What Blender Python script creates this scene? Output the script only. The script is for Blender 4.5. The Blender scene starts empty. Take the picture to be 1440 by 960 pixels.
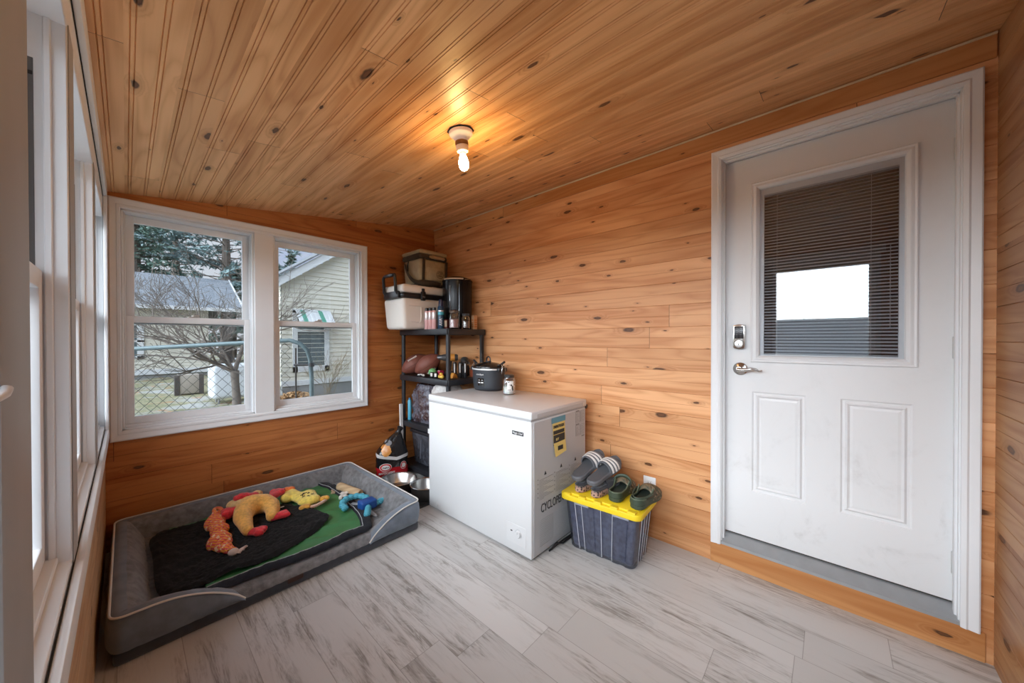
import bpy, bmesh, math, random
from mathutils import Vector, Matrix, noise as mnoise
random.seed(7)
SC = bpy.context.scene
COL = SC.collection
PI = math.pi
R = math.radians

# ---------------------------------------------------------------- mesh builder
class B:
    def __init__(s):
        s.bm = bmesh.new()
    def mesh(s, vs, fs, mi=0):
        bv = [s.bm.verts.new(v) for v in vs]
        for f in fs:
            try:
                fc = s.bm.faces.new([bv[i] for i in f]); fc.material_index = mi
            except ValueError:
                pass
        return bv
    def merge(s, tmp, mi=0, M=None):
        me = bpy.data.meshes.new('tmp'); tmp.to_mesh(me); tmp.free()
        vs = [(M @ v.co) if M else v.co.copy() for v in me.vertices]
        s.mesh(vs, [tuple(p.vertices) for p in me.polygons], mi)
        bpy.data.meshes.remove(me)
    def box(s, x0, x1, y0, y1, z0, z1, bev=0.0, seg=2, mi=0, M=None):
        t = bmesh.new()
        bmesh.ops.create_cube(t, size=1.0)
        for v in t.verts:
            v.co = Vector(((x0+x1)/2+v.co.x*(x1-x0), (y0+y1)/2+v.co.y*(y1-y0), (z0+z1)/2+v.co.z*(z1-z0)))
        if bev > 0:
            bmesh.ops.bevel(t, geom=t.edges[:], offset=bev, segments=seg, profile=0.5, affect='EDGES', clamp_overlap=True)
        s.merge(t, mi, M); return s
    def taper(s, a, b, z0, z1, bev=0.01, seg=2, mi=0, M=None):
        """box whose bottom half-size is a=(x,y) and top half-size is b"""
        t = bmesh.new(); bmesh.ops.create_cube(t, size=2.0)
        for v in t.verts:
            h = b if v.co.z > 0 else a
            v.co = Vector((v.co.x*h[0], v.co.y*h[1], z1 if v.co.z > 0 else z0))
        if bev > 0:
            bmesh.ops.bevel(t, geom=t.edges[:], offset=bev, segments=seg, profile=0.5, affect='EDGES', clamp_overlap=True)
        s.merge(t, mi, M); return s
    def lathe(s, prof, n=32, c=(0, 0, 0), mi=0, M=None, sx=1.0, sy=1.0):
        vs, fs = [], []
        rows = []
        for r, z in prof:
            if r < 1e-6:
                rows.append([len(vs)]); vs.append(Vector((0, 0, z)))
            else:
                rows.append(list(range(len(vs), len(vs)+n)))
                for k in range(n):
                    a = 2*PI*k/n; vs.append(Vector((r*math.cos(a)*sx, r*math.sin(a)*sy, z)))
        for a, b in zip(rows, rows[1:]):
            for k in range(n):
                k2 = (k+1) % n
                if len(a) == 1 and len(b) == 1: continue
                if len(a) == 1: fs.append((a[0], b[k2], b[k]))
                elif len(b) == 1: fs.append((a[k], a[k2], b[0]))
                else: fs.append((a[k], a[k2], b[k2], b[k]))
        vs = [(M @ v if M else v) + Vector(c) for v in vs]
        s.mesh(vs, fs, mi); return s
    def tube(s, pts, r, n=8, closed=False, mi=0, cap=True):
        pts = [Vector(p) for p in pts]; N = len(pts)
        rr = r if isinstance(r, (list, tuple)) else [r]*N
        vs, fs = [], []
        up = None
        for i, p in enumerate(pts):
            if closed: d = pts[(i+1) % N]-pts[i-1]
            else: d = pts[min(i+1, N-1)]-pts[max(i-1, 0)]
            d = d.normalized() if d.length > 1e-9 else Vector((0, 0, 1))
            if up is None:
                up = Vector((0, 0, 1)) if abs(d.z) < 0.9 else Vector((1, 0, 0))
            a = d.cross(up)
            if a.length < 1e-6: a = d.orthogonal()
            a.normalize(); b = a.cross(d).normalized(); up = b
            for k in range(n):
                t = 2*PI*k/n
                vs.append(p+(a*math.cos(t)+b*math.sin(t))*rr[i])
        for i in range(N if closed else N-1):
            j = (i+1) % N
            for k in range(n):
                k2 = (k+1) % n
                fs.append((i*n+k, i*n+k2, j*n+k2, j*n+k))
        if cap and not closed:
            fs.append(tuple(range(n-1, -1, -1))); fs.append(tuple((N-1)*n+k for k in range(n)))
        s.mesh(vs, fs, mi); return s
    def grid(s, fn, nu, nv, mi=0, closed_u=False):
        vs = [Vector(fn(i/(nu if closed_u else nu), j/nv)) for i in range(nu if closed_u else nu+1) for j in range(nv+1)]
        fs = []
        NU = nu if closed_u else nu+1
        for i in range(nu):
            i2 = (i+1) % NU
            for j in range(nv):
                fs.append((i*(nv+1)+j, i2*(nv+1)+j, i2*(nv+1)+j+1, i*(nv+1)+j+1))
        s.mesh(vs, fs, mi); return s
    def sphere(s, c, r, u=20, v=12, mi=0, M=None):
        r = r if isinstance(r, (tuple, list)) else (r, r, r)
        t = bmesh.new(); bmesh.ops.create_uvsphere(t, u_segments=u, v_segments=v, radius=1)
        T = Matrix.Translation(c) @ (M or Matrix()) @ Matrix.Diagonal((r[0], r[1], r[2], 1))
        s.merge(t, mi, T); return s
    def prism(s, poly, h, M=None, mi=0, bev=0.0):
        """2D polygon in XY extruded from z=0 to z=h"""
        t = bmesh.new()
        f = t.faces.new([t.verts.new((x, y, 0)) for x, y in poly])
        g = bmesh.ops.extrude_face_region(t, geom=[f])
        for v in g['geom']:
            if isinstance(v, bmesh.types.BMVert): v.co.z += h
        bmesh.ops.recalc_face_normals(t, faces=t.faces[:])
        if bev > 0:
            bmesh.ops.bevel(t, geom=[e for e in t.edges], offset=bev, segments=2, profile=0.5, affect='EDGES', clamp_overlap=True)
        s.merge(t, mi, M); return s

def obj(name, b, mats, parent=None, smooth=38, weld=0.0, loc=None, rot=None, sub=0):
    bm = b.bm if isinstance(b, B) else b
    if weld: bmesh.ops.remove_doubles(bm, verts=bm.verts[:], dist=weld)
    bmesh.ops.recalc_face_normals(bm, faces=bm.faces[:])
    if smooth:
        ang = R(smooth)
        for f in bm.faces: f.smooth = True
        for e in bm.edges:
            if len(e.link_faces) == 2 and e.calc_face_angle(0) > ang: e.smooth = False
    me = bpy.data.meshes.new(name); bm.to_mesh(me); bm.free()
    for m in (mats if isinstance(mats, (list, tuple)) else [mats]): me.materials.append(m)
    o = bpy.data.objects.new(name, me); COL.objects.link(o)
    if parent: o.parent = parent
    if loc: o.location = loc
    if rot: o.rotation_euler = rot
    if sub:
        md = o.modifiers.new('s', 'SUBSURF'); md.levels = sub; md.render_levels = sub
    return o

def tag(o, label, cat, group=None, kind=None):
    o['label'] = label; o['category'] = cat
    if group: o['group'] = group
    if kind: o['kind'] = kind
    return o

def thing(name, label, cat, loc=(0, 0, 0), rz=0.0, group=None, rot=None):
    o = bpy.data.objects.new(name, None); COL.objects.link(o)
    o.empty_display_size = 0.1
    o.location = loc; o.rotation_euler = rot if rot else (0, 0, rz)
    return tag(o, label, cat, group)

def struct(o):
    o['kind'] = 'structure'; return o

def copy_tree(o, label=None, parent=None):
    c = o.copy(); COL.objects.link(c)
    if parent: c.parent = parent
    for ch in list(o.children): copy_tree(ch, None, c)
    if label: c['label'] = label
    return c

def text_part(name, body, size, mt, parent, M, ext=0.0008, xs=1.0, align='CENTER', bold=0.0):
    cu = bpy.data.curves.new(name+'_c', 'FONT'); cu.body = body; cu.size = size
    cu.align_x = align; cu.align_y = 'CENTER'; cu.extrude = ext; cu.offset = bold; cu.resolution_u = 3
    t = bpy.data.objects.new(name+'_t', cu); COL.objects.link(t)
    dg = bpy.context.evaluated_depsgraph_get()
    me = bpy.data.meshes.new_from_object(t.evaluated_get(dg))
    bpy.data.objects.remove(t); bpy.data.curves.remove(cu)
    me.transform(M @ Matrix.Diagonal((xs, 1, 1, 1)))
    me.name = name; me.materials.clear(); me.materials.append(mt)
    o = bpy.data.objects.new(name, me); COL.objects.link(o); o.parent = parent
    return o

def remeshed(b, voxel, smooth_it=6):
    """union of overlapping closed lumps as one continuous skin"""
    me = bpy.data.meshes.new('r'); b.bm.to_mesh(me); b.bm.free()
    o = bpy.data.objects.new('r', me); COL.objects.link(o)
    m = o.modifiers.new('r', 'REMESH'); m.mode = 'VOXEL'; m.voxel_size = voxel
    m2 = o.modifiers.new('s', 'SMOOTH'); m2.factor = 0.6; m2.iterations = smooth_it
    dg = bpy.context.evaluated_depsgraph_get()
    me2 = bpy.data.meshes.new_from_object(o.evaluated_get(dg))
    bpy.data.objects.remove(o); bpy.data.meshes.remove(me)
    nb = B(); nb.bm.from_mesh(me2); bpy.data.meshes.remove(me2)
    return nb

def frame_M(origin, xdir, ydir):
    x = Vector(xdir).normalized(); y = Vector(ydir).normalized(); z = x.cross(y)
    M = Matrix((x, y, z)).transposed().to_4x4(); M.translation = Vector(origin)
    return M

# ---------------------------------------------------------------- node helpers
class N:
    def __init__(s, mt):
        mt.use_nodes = True
        s.t = mt.node_tree; s.t.nodes.clear()
    def n(s, typ, ins=None, **props):
        nd = s.t.nodes.new(typ)
        for k, v in props.items(): setattr(nd, k, v)
        for k, v in (ins or {}).items(): s.set(nd.inputs[k], v)
        return nd
    def set(s, sock, v):
        if isinstance(v, bpy.types.NodeSocket): s.t.links.new(v, sock)
        else:
            if sock.type in ('RGBA',) and len(v) == 3: v = (*v, 1)
            sock.default_value = v
    def m(s, op, a, b=None, c=None):
        nd = s.t.nodes.new('ShaderNodeMath'); nd.operation = op
        for i, v in enumerate((a, b, c)):
            if v is not None: s.set(nd.inputs[i], v)
        return nd.outputs[0]
    def comb(s, x, y, z):
        nd = s.t.nodes.new('ShaderNodeCombineXYZ')
        for i, v in enumerate((x, y, z)): s.set(nd.inputs[i], v)
        return nd.outputs[0]
    def mix(s, f, a, b, mode='MIX'):
        nd = s.t.nodes.new('ShaderNodeMix'); nd.data_type = 'RGBA'; nd.blend_type = mode
        s.set(nd.inputs[0], f); s.set(nd.inputs[6], a); s.set(nd.inputs[7], b)
        return nd.outputs[2]
    def smooth(s, v, a, b, lo=0.0, hi=1.0):
        nd = s.t.nodes.new('ShaderNodeMapRange'); nd.interpolation_type = 'SMOOTHSTEP'
        s.set(nd.inputs[0], v)
        for i, q in enumerate((a, b, lo, hi)): s.set(nd.inputs[i+1], q)
        return nd.outputs[0]
    def noise(s, vec, scale=1.0, detail=2.0, rough=0.5, dist=0.0, col=False):
        nd = s.n('ShaderNodeTexNoise', {'Vector': vec, 'Scale': scale, 'Detail': detail, 'Roughness': rough, 'Distortion': dist})
        return nd.outputs[1 if col else 0]
    def coord(s, which='Object'):
        return s.n('ShaderNodeTexCoord').outputs[which]
    def sep(s, v):
        nd = s.n('ShaderNodeSeparateXYZ', {0: v}); return nd.outputs
    def out(s, sh, disp=None):
        o = s.n('ShaderNodeOutputMaterial'); s.t.links.new(sh, o.inputs[0])
    def bump(s, h, strength=0.3, dist=0.002):
        return s.n('ShaderNodeBump', {'Height': h, 'Strength': strength, 'Distance': dist}).outputs[0]

def principled(g, color, rough=0.5, metal=0.0, normal=None, **kw):
    ins = {'Base Color': color, 'Roughness': rough, 'Metallic': metal}
    ins.update(kw)
    if normal is not None: ins['Normal'] = normal
    return g.n('ShaderNodeBsdfPrincipled', ins).outputs[0]

_mats = {}
def mat(name, color, rough=0.5, metal=0.0, var=0.06, scale=30.0, bump=0.0, bscale=200.0, **kw):
    """plain procedural surface: slight tone variation, optional fine bump"""
    if name in _mats: return _mats[name]
    mt = bpy.data.materials.new(name); g = N(mt)
    co = g.coord()
    nz = g.noise(co, scale, 3.0)
    c = g.mix(nz, tuple(max(0, x*(1-var)) for x in color), tuple(min(1, x*(1+var)) for x in color))
    nm = None
    if bump: nm = g.bump(g.noise(co, bscale, 2.0), bump, 0.002)
    g.out(principled(g, c, rough, metal, nm, **kw))
    _mats[name] = mt; return mt

def fabric(name, color, var=0.25, scale=60, bump=0.5, bscale=420, rough=0.95, sheen=0.3):
    if name in _mats: return _mats[name]
    mt = bpy.data.materials.new(name); g = N(mt); co = g.coord()
    nz = g.m('ADD', g.m('MULTIPLY', g.noise(co, scale, 3.0), 0.6), g.m('MULTIPLY', g.noise(co, scale*0.2, 2.0), 0.4))
    c = g.mix(g.smooth(nz, 0.3, 0.7), tuple(x*(1-var) for x in color), tuple(min(1, x*(1+var)) for x in color))
    nm = g.bump(g.noise(co, bscale, 2.0), bump, 0.003)
    g.out(principled(g, c, rough, 0, nm, **{'Sheen Weight': sheen}))
    _mats[name] = mt; return mt

def wood(name, u, v, light, dark, board=0.13, joint=2.6, seed=0.0, rough=0.42, knots=1.0):
    mt = bpy.data.materials.new(name); g = N(mt)
    s = g.sep(g.coord()); U, V = s['XYZ'.index(u)], s['XYZ'.index(v)]
    vb = g.m('DIVIDE', V, board); bi = g.m('FLOOR', vb)
    r1 = g.n('ShaderNodeTexWhiteNoise', {'W': g.m('ADD', bi, seed)}, noise_dimensions='1D').outputs[0]
    u2 = g.m('ADD', g.m('DIVIDE', U, joint), g.m('MULTIPLY', r1, 7.31))
    ji = g.m('FLOOR', u2)
    wn = g.n('ShaderNodeTexWhiteNoise', {'Vector': g.comb(bi, ji, seed)}, noise_dimensions='3D')
    rb, rc = wn.outputs[0], g.n('ShaderNodeSeparateColor', {0: wn.outputs[1]}).outputs
    off = g.m('MULTIPLY', rb, 37.0)
    # knots
    kv = g.comb(g.m('ADD', g.m('MULTIPLY', U, 3.0), off), g.m('ADD', g.m('MULTIPLY', V, 8.5), off), 0.0)
    vo = g.n('ShaderNodeTexVoronoi', {'Vector': kv, 'Scale': 1.0, 'Randomness': 1.0}, voronoi_dimensions='2D')
    wob = g.m('MULTIPLY', g.m('SUBTRACT', g.noise(kv, 9.0, 2.0), 0.5), 0.09)
    d = g.m('ADD', vo.outputs['Distance'], wob)
    kc = g.n('ShaderNodeSeparateColor', {0: vo.outputs['Color']}).outputs
    exist = g.m('GREATER_THAN', kc[0], 1.0-0.42*knots)
    rad = g.m('ADD', g.m('MULTIPLY', g.m('POWER', kc[1], 2.5), 0.12), 0.030)
    dn = g.m('DIVIDE', d, rad)
    core = g.m('MULTIPLY', g.smooth(dn, 1.0, 0.55), exist)
    halo = g.m('MULTIPLY', g.smooth(dn, 2.9, 0.8), exist)
    # grain
    gv = g.comb(g.m('ADD', U, off), V, off)
    n1 = g.noise(g.n('ShaderNodeVectorMath', {0: gv, 1: (0.55, 5.0, 1.0)}, operation='MULTIPLY').outputs[0], 1.6, 1.5)
    n1 = g.m('ADD', n1, g.m('MULTIPLY', halo, 0.22))
    rings = g.m('ABSOLUTE', g.m('SUBTRACT', g.m('MULTIPLY', g.m('FRACT', g.m('MULTIPLY', n1, 9.0)), 2.0), 1.0))
    rings = g.m('POWER', rings, 1.6)
    fine = g.noise(g.n('ShaderNodeVectorMath', {0: gv, 1: (3.0, 170.0, 1.0)}, operation='MULTIPLY').outputs[0], 1.0, 3.0)
    broad = g.noise(g.n('ShaderNodeVectorMath', {0: gv, 1: (0.8, 9.0, 1.0)}, operation='MULTIPLY').outputs[0], 1.0, 2.0)
    t = g.m('ADD', g.m('MULTIPLY', rings, 0.26), g.m('ADD', g.m('MULTIPLY', fine, 0.20), g.m('MULTIPLY', g.smooth(broad, 0.3, 0.7), 0.48)))
    c = g.mix(g.smooth(t, 0.15, 0.85), light, dark)
    c = g.mix(0.85, c, g.mix(rc[0], (0.86, 0.80, 0.74), (1.08, 1.07, 1.06)), 'MULTIPLY')
    c = g.mix(g.m('MULTIPLY', halo, 0.32), c, (dark[0]*0.62, dark[1]*0.5, dark[2]*0.4))
    kcol = g.mix(g.smooth(dn, 0.25, 0.9), (0.14, 0.055, 0.02), (0.016, 0.007, 0.004))
    c = g.mix(core, c, kcol)
    fj = g.m('FRACT', u2)
    jl = g.m('LESS_THAN', g.m('MULTIPLY', fj, joint), 0.0022)
    c = g.mix(jl, c, tuple(x*0.2 for x in dark))
    nm = g.bump(g.m('ADD', fine, g.m('MULTIPLY', core, -0.6)), 0.12, 0.001)
    g.out(principled(g, c, rough, 0, nm, **{'Specular IOR Level': 0.35}))
    return mt
SUN_DIR, SUN_POW, SUN_GAIN, SKY_STR, EXPOSURE = (-0.94, -0.04, 0.34), 3.0, 12.5, 1.0, 0.52
CAM_ROLL = -0.091
SCREEN = 0.68  # far window pane tint, holds down the outdoor brightness
BULB = 130.0
# ---------------------------------------------------------------- materials of the room
W, D, NY, LX = 2.2, 3.105, -0.458, -0.085
CZ0, CM = 2.095, (2.385-2.095)/2.27          # ceiling height at the window wall and its slope
def ceil_z(x): return CZ0+(x+0.07)*CM

PL, PD = (0.76, 0.415, 0.205), (0.54, 0.235, 0.090)
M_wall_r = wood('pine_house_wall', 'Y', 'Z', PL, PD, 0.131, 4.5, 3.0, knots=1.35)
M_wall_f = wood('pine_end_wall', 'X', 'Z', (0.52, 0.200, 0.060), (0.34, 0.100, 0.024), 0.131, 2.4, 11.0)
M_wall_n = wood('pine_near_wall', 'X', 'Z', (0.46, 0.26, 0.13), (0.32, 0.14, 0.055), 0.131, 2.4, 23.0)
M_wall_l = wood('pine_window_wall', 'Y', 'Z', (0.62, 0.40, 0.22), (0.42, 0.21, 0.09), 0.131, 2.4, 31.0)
M_ceil = wood('pine_ceiling', 'Y', 'X', (0.80, 0.465, 0.220), (0.56, 0.265, 0.095), 0.128, 1.9, 47.0, knots=1.25)
M_trimwood = wood('pine_trim_board', 'Y', 'Z', (0.66, 0.34, 0.14), (0.50, 0.21, 0.07), 0.4, 3.6, 61.0, knots=1.9)
M_white = mat('white_paint', (0.79, 0.805, 0.82), 0.38, var=0.03, scale=9)
M_vinyl = mat('white_vinyl', (0.80, 0.815, 0.83), 0.32, var=0.02, scale=6)
M_dark = mat('dark_gap', (0.02, 0.02, 0.02), 0.8)
M_chrome = mat('brushed_nickel', (0.62, 0.61, 0.59), 0.22, 1.0, var=0.04)
M_black = mat('black_plastic', (0.014, 0.014, 0.016), 0.35, var=0.2)

def floor_material():
    mt = bpy.data.materials.new('grey_vinyl_plank'); g = N(mt)
    s = g.sep(g.coord()); U, V = s[1], s[0]
    bw, bl = 0.178, 1.22
    vb = g.m('DIVIDE', g.m('ADD', V, 0.03), bw); bi = g.m('FLOOR', vb)
    r1 = g.n('ShaderNodeTexWhiteNoise', {'W': bi}, noise_dimensions='1D').outputs[0]
    u2 = g.m('ADD', g.m('DIVIDE', U, bl), g.m('MULTIPLY', r1, 5.7)); ji = g.m('FLOOR', u2)
    wn = g.n('ShaderNodeTexWhiteNoise', {'Vector': g.comb(bi, ji, 4.0)}, noise_dimensions='3D')
    rb = wn.outputs[0]; off = g.m('MULTIPLY', rb, 51.0)
    gv = g.comb(g.m('ADD', U, off), V, off)
    def vm(a): return g.n('ShaderNodeVectorMath', {0: gv, 1: a}, operation='MULTIPLY').outputs[0]
    streak = g.noise(vm((2.8, 26.0, 1.0)), 1.0, 8.0, 0.74, 0.8)
    patch = g.noise(vm((1.3, 6.5, 1.0)), 1.0, 3.0, 0.55, 0.5)
    fine = g.noise(vm((9.0, 190.0, 1.0)), 1.0, 4.0, 0.6)
    kd = g.noise(vm((2.5, 9.0, 1.0)), 1.6, 1.0, 0.5, 1.5)
    rings = g.m('ABSOLUTE', g.m('SUBTRACT', g.m('MULTIPLY', g.m('FRACT', g.m('MULTIPLY', kd, 8.0)), 2.0), 1.0))
    t = g.m('ADD', g.m('MULTIPLY', g.smooth(streak, 0.38, 0.74), 0.66), g.m('MULTIPLY', g.smooth(fine, 0.35, 0.7), 0.16))
    t = g.m('ADD', t, g.m('MULTIPLY', rings, 0.12))
    t = g.m('MULTIPLY', t, g.smooth(patch, 0.36, 0.66, 0.25, 1.45))
    c = g.mix(g.smooth(t, 0.12, 0.98), (0.58, 0.575, 0.565), (0.255, 0.235, 0.215))
    c = g.mix(0.7, c, g.mix(rb, (0.86, 0.85, 0.84), (1.10, 1.09, 1.08)), 'MULTIPLY')
    fv = g.m('FRACT', vb); ev = g.m('MULTIPLY', g.m('MINIMUM', fv, g.m('SUBTRACT', 1.0, fv)), bw)
    fu = g.m('FRACT', u2); eu = g.m('MULTIPLY', g.m('MINIMUM', fu, g.m('SUBTRACT', 1.0, fu)), bl)
    e = g.m('MINIMUM', ev, eu)
    seam = g.smooth(e, 0.0018, 0.0006)
    c = g.mix(g.m('MULTIPLY', seam, 0.55), c, (0.16, 0.145, 0.13))
    nm = g.bump(g.m('SUBTRACT', g.m('MULTIPLY', streak, 0.4), seam), 0.18, 0.001)
    g.out(principled(g, c, g.smooth(streak, 0.3, 0.7, 0.36, 0.5), 0, nm, **{'Specular IOR Level': 0.45}))
    return mt
M_floor = floor_material()

def glass(name, refl=0.08, tint=(1, 1, 1), rough=0.0):
    mt = bpy.data.materials.new(name); g = N(mt)
    lw = g.n('ShaderNodeLayerWeight', {'Blend': 0.25}).outputs['Fresnel']
    f = g.m('ADD', g.m('MULTIPLY', lw, 0.5), refl)
    a = g.n('ShaderNodeBsdfTransparent', {'Color': tint}).outputs[0]
    b = g.n('ShaderNodeBsdfGlossy', {'Color': (1, 1, 1), 'Roughness': rough}).outputs[0]
    mx = g.n('ShaderNodeMixShader', {0: f, 1: a, 2: b}).outputs[0]
    g.out(mx); return mt
M_pane = glass('window_glass', 0.03, (0.97, 0.98, 0.98))
M_dimpane = glass('dimmed_window_glass', 0.015, (SCREEN, SCREEN*1.03, SCREEN*1.05))  # tinted only to dim the view outside, no mesh in front
M_doorglass = glass('door_glass', 0.075, (0.88, 0.90, 0.92))

# ---------------------------------------------------------------- board panels with real grooves
def boards(name, fn, rects, mt, pitch=0.0655, gw=0.0045, gd=0.0035, double=False, off=0.0):
    """fn(u, v, d) -> xyz, d>0 goes into the wall; grooves run along u"""
    b = B()
    for (u0, u1, v0, v1) in rects:
        prof = [(v0, 0)]
        k = math.floor((v0-off)/pitch)
        while True:
            c = off+k*pitch
            if c > v1+0.02: break
            cs = ((c-0.0055, gw*0.62), (c+0.0055, gw*0.62)) if double else ((c, gw if k % 2 == 0 else gw*0.5),)
            for q, w in cs:
                dd = gd if (double or k % 2 == 0) else gd*0.55
                if q-w/2 > v0 and q+w/2 < v1:
                    prof += [(q-w/2, 0), (q, dd), (q+w/2, 0)]
            k += 1
        prof.append((v1, 0))
        vs = []
        for v, d in prof: vs += [fn(u0, v, d), fn(u1, v, d)]
        b.mesh(vs, [(2*i, 2*i+1, 2*i+3, 2*i+2) for i in range(len(prof)-1)])
    return struct(obj(name, b, mt, smooth=0))

# floor, ceiling
bf = B(); bf.box(-0.35, W+0.12, NY-0.15, D+0.18, -0.06, 0.0)
struct(obj('floor', bf, M_floor, smooth=0))
boards('ceiling', lambda u, v, d: (v, u, ceil_z(v)+d), [(NY-0.1, D+0.1, -0.2, W+0.08)], M_ceil, 0.064, double=True, off=0.018, gw=0.006, gd=0.004)

# house wall with the door opening
DY0, DY1, DZ0, DZ1 = -0.385, 0.455, 0.105, 2.225
zt = 2.40
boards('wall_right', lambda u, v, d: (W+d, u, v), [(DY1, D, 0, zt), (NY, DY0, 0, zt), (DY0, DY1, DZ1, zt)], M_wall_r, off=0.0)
# far wall with the window opening
FX0, FX1, FZ0, FZ1 = -0.022, 1.409, 0.695, 2.015
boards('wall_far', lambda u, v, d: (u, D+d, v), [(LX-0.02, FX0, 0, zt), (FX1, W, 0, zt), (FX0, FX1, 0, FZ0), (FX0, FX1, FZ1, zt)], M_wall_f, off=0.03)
NX0, NX1, NZ0, NZ1 = 0.95, 1.55, 1.25, 1.95          # opening added behind the camera to let in fill light
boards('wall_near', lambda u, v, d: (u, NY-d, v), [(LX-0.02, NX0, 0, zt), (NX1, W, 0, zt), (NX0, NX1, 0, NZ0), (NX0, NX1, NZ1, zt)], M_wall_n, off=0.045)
# window wall: paneling under the windows, returns at its ends
LZ0, LZ1 = 0.745, 1.925
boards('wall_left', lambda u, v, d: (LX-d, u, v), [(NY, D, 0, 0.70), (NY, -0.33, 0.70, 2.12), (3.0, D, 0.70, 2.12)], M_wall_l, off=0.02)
# outer shell so that daylight only enters through the openings
b = B()
b.box(LX-0.16, LX-0.012, NY-0.1, D+0.16, -0.3, LZ0-0.03)
b.box(LX-0.16, LX-0.012, NY-0.1, D+0.16, LZ1+0.03, 2.30)
b.box(LX-0.16, LX-0.012, NY-0.1, -0.29, LZ0-0.03, LZ1+0.03)
b.box(LX-0.16, LX-0.012, 3.0, D+0.16, LZ0-0.03, LZ1+0.03)
struct(obj('wall_left_outer', b, mat('outer_siding', (0.55, 0.55, 0.54), 0.7)))
b = B()
b.box(LX-0.16, FX0-0.01, D+0.012, D+0.16, -0.3, 2.45)
b.box(FX1+0.01, W+0.2, D+0.012, D+0.16, -0.3, 2.5)
b.box(FX0-0.01, FX1+0.01, D+0.012, D+0.16, -0.3, FZ0-0.01)
b.box(FX0-0.01, FX1+0.01, D+0.012, D+0.16, FZ1+0.01, 2.45)
struct(obj('wall_far_outer', b, mat('outer_siding', (0.55, 0.55, 0.54), 0.7)))
b = B()
for x0, x1, z0, z1 in ((LX-0.16, NX0, -0.3, 2.5), (NX1, W+0.2, -0.3, 2.5), (NX0, NX1, -0.3, NZ0), (NX0, NX1, NZ1, 2.5)): b.box(x0, x1, NY-0.16, NY-0.012, z0, z1)
struct(obj('wall_near_outer', b, mat('outer_siding', (0.55, 0.55, 0.54), 0.7)))
b = B()
vs = [(-0.5, NY-0.3, ceil_z(-0.5)+0.03), (W+0.3, NY-0.3, ceil_z(W+0.3)+0.03), (W+0.3, D+0.4, ceil_z(W+0.3)+0.03), (-0.5, D+0.4, ceil_z(-0.5)+0.03)]
vs += [(x, y, z+0.1) for x, y, z in vs]
b.mesh(vs, [(0, 1, 2, 3), (4, 5, 6, 7), (0, 1, 5, 4), (1, 2, 6, 5), (2, 3, 7, 6), (3, 0, 4, 7)])
struct(obj('ceiling_roof_slab', b, mat('roof_slab', (0.2, 0.2, 0.2), 0.8), smooth=0))

# house-wall trim: frieze under the ceiling, board under the door, thin caulk line
b = B(); b.box(W-0.010, W+0.002, NY+0.004, D-0.004, 2.287, 2.3735, 0.0015, 1)
struct(obj('trim_1', b, M_trimwood, smooth=0))
b = B(); b.box(W-0.017, W, NY+0.004, D-0.004, 2.3725, 2.3795, 0.001, 1)
struct(obj('trim_2', b, mat('caulk', (0.74, 0.60, 0.40), 0.7)))
b = B(); b.box(W-0.007, W+0.002, NY+0.02, 0.497, 0.0, 0.113, 0.0015, 1)
struct(obj('trim_3', b, M_trimwood, smooth=0))

# ---------------------------------------------------------------- far double window
def mitred(b, fn, rects_out, rects_in, prof):
    """moulded rectangular casing: outer rect, inner rect as (u0,u1,v0,v1); prof = [(t, d)] from outer (t=0) to inner (t=1)"""
    ou, oi = rects_out, rects_in
    co = [(ou[0], ou[2]), (ou[1], ou[2]), (ou[1], ou[3]), (ou[0], ou[3])]
    ci = [(oi[0], oi[2]), (oi[1], oi[2]), (oi[1], oi[3]), (oi[0], oi[3])]
    for k in range(4):
        k2 = (k+1) % 4; vs = []
        for t, d in prof:
            for q in (k, k2):
                vs.append(fn(co[q][0]*(1-t)+ci[q][0]*t, co[q][1]*(1-t)+ci[q][1]*t, d))
        b.mesh(vs, [(2*i, 2*i+1, 2*i+3, 2*i+2) for i in range(len(prof)-1)])

CAS = [(0, 0.0), (0, 0.017), (0.12, 0.0205), (0.45, 0.0165), (0.62, 0.0155), (0.68, 0.0185), (0.9, 0.0185), (1, 0.014), (1, 0.0)]
fnF = lambda u, v, d: (u, D-d, v)
b = B()
mitred(b, fnF, (-0.067, 1.464, 0.640, 2.070), (-0.018, 1.406, 0.699, 2.012), CAS)
b.box(0.629, 0.748, D-0.012, D+0.10, 0.695, 2.015, 0.003, 1)              # mullion face
struct(obj('trim_4', b, M_white, smooth=25))

def sash(b, fn, u0, u1, v0, v1, st, rb, rt, d0, d1):
    """rectangular sash frame, stile width st, bottom rail rb, top rail rt, between depths d0..d1, with a glazing bevel"""
    def q(a0, a1, c0, c1):
        p = [fn(a0, c0, d0), fn(a1, c1, d1)]
        b.box(min(p[0][0], p[1][0]), max(p[0][0], p[1][0]), min(p[0][1], p[1][1]), max(p[0][1], p[1][1]), min(p[0][2], p[1][2]), max(p[0][2], p[1][2]), 0.003, 2)
    q(u0, u0+st, v0, v1); q(u1-st, u1, v0, v1)
    q(u0+st-0.002, u1-st+0.002, v0, v0+rb); q(u0+st-0.002, u1-st+0.002, v1-rt, v1)

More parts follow.
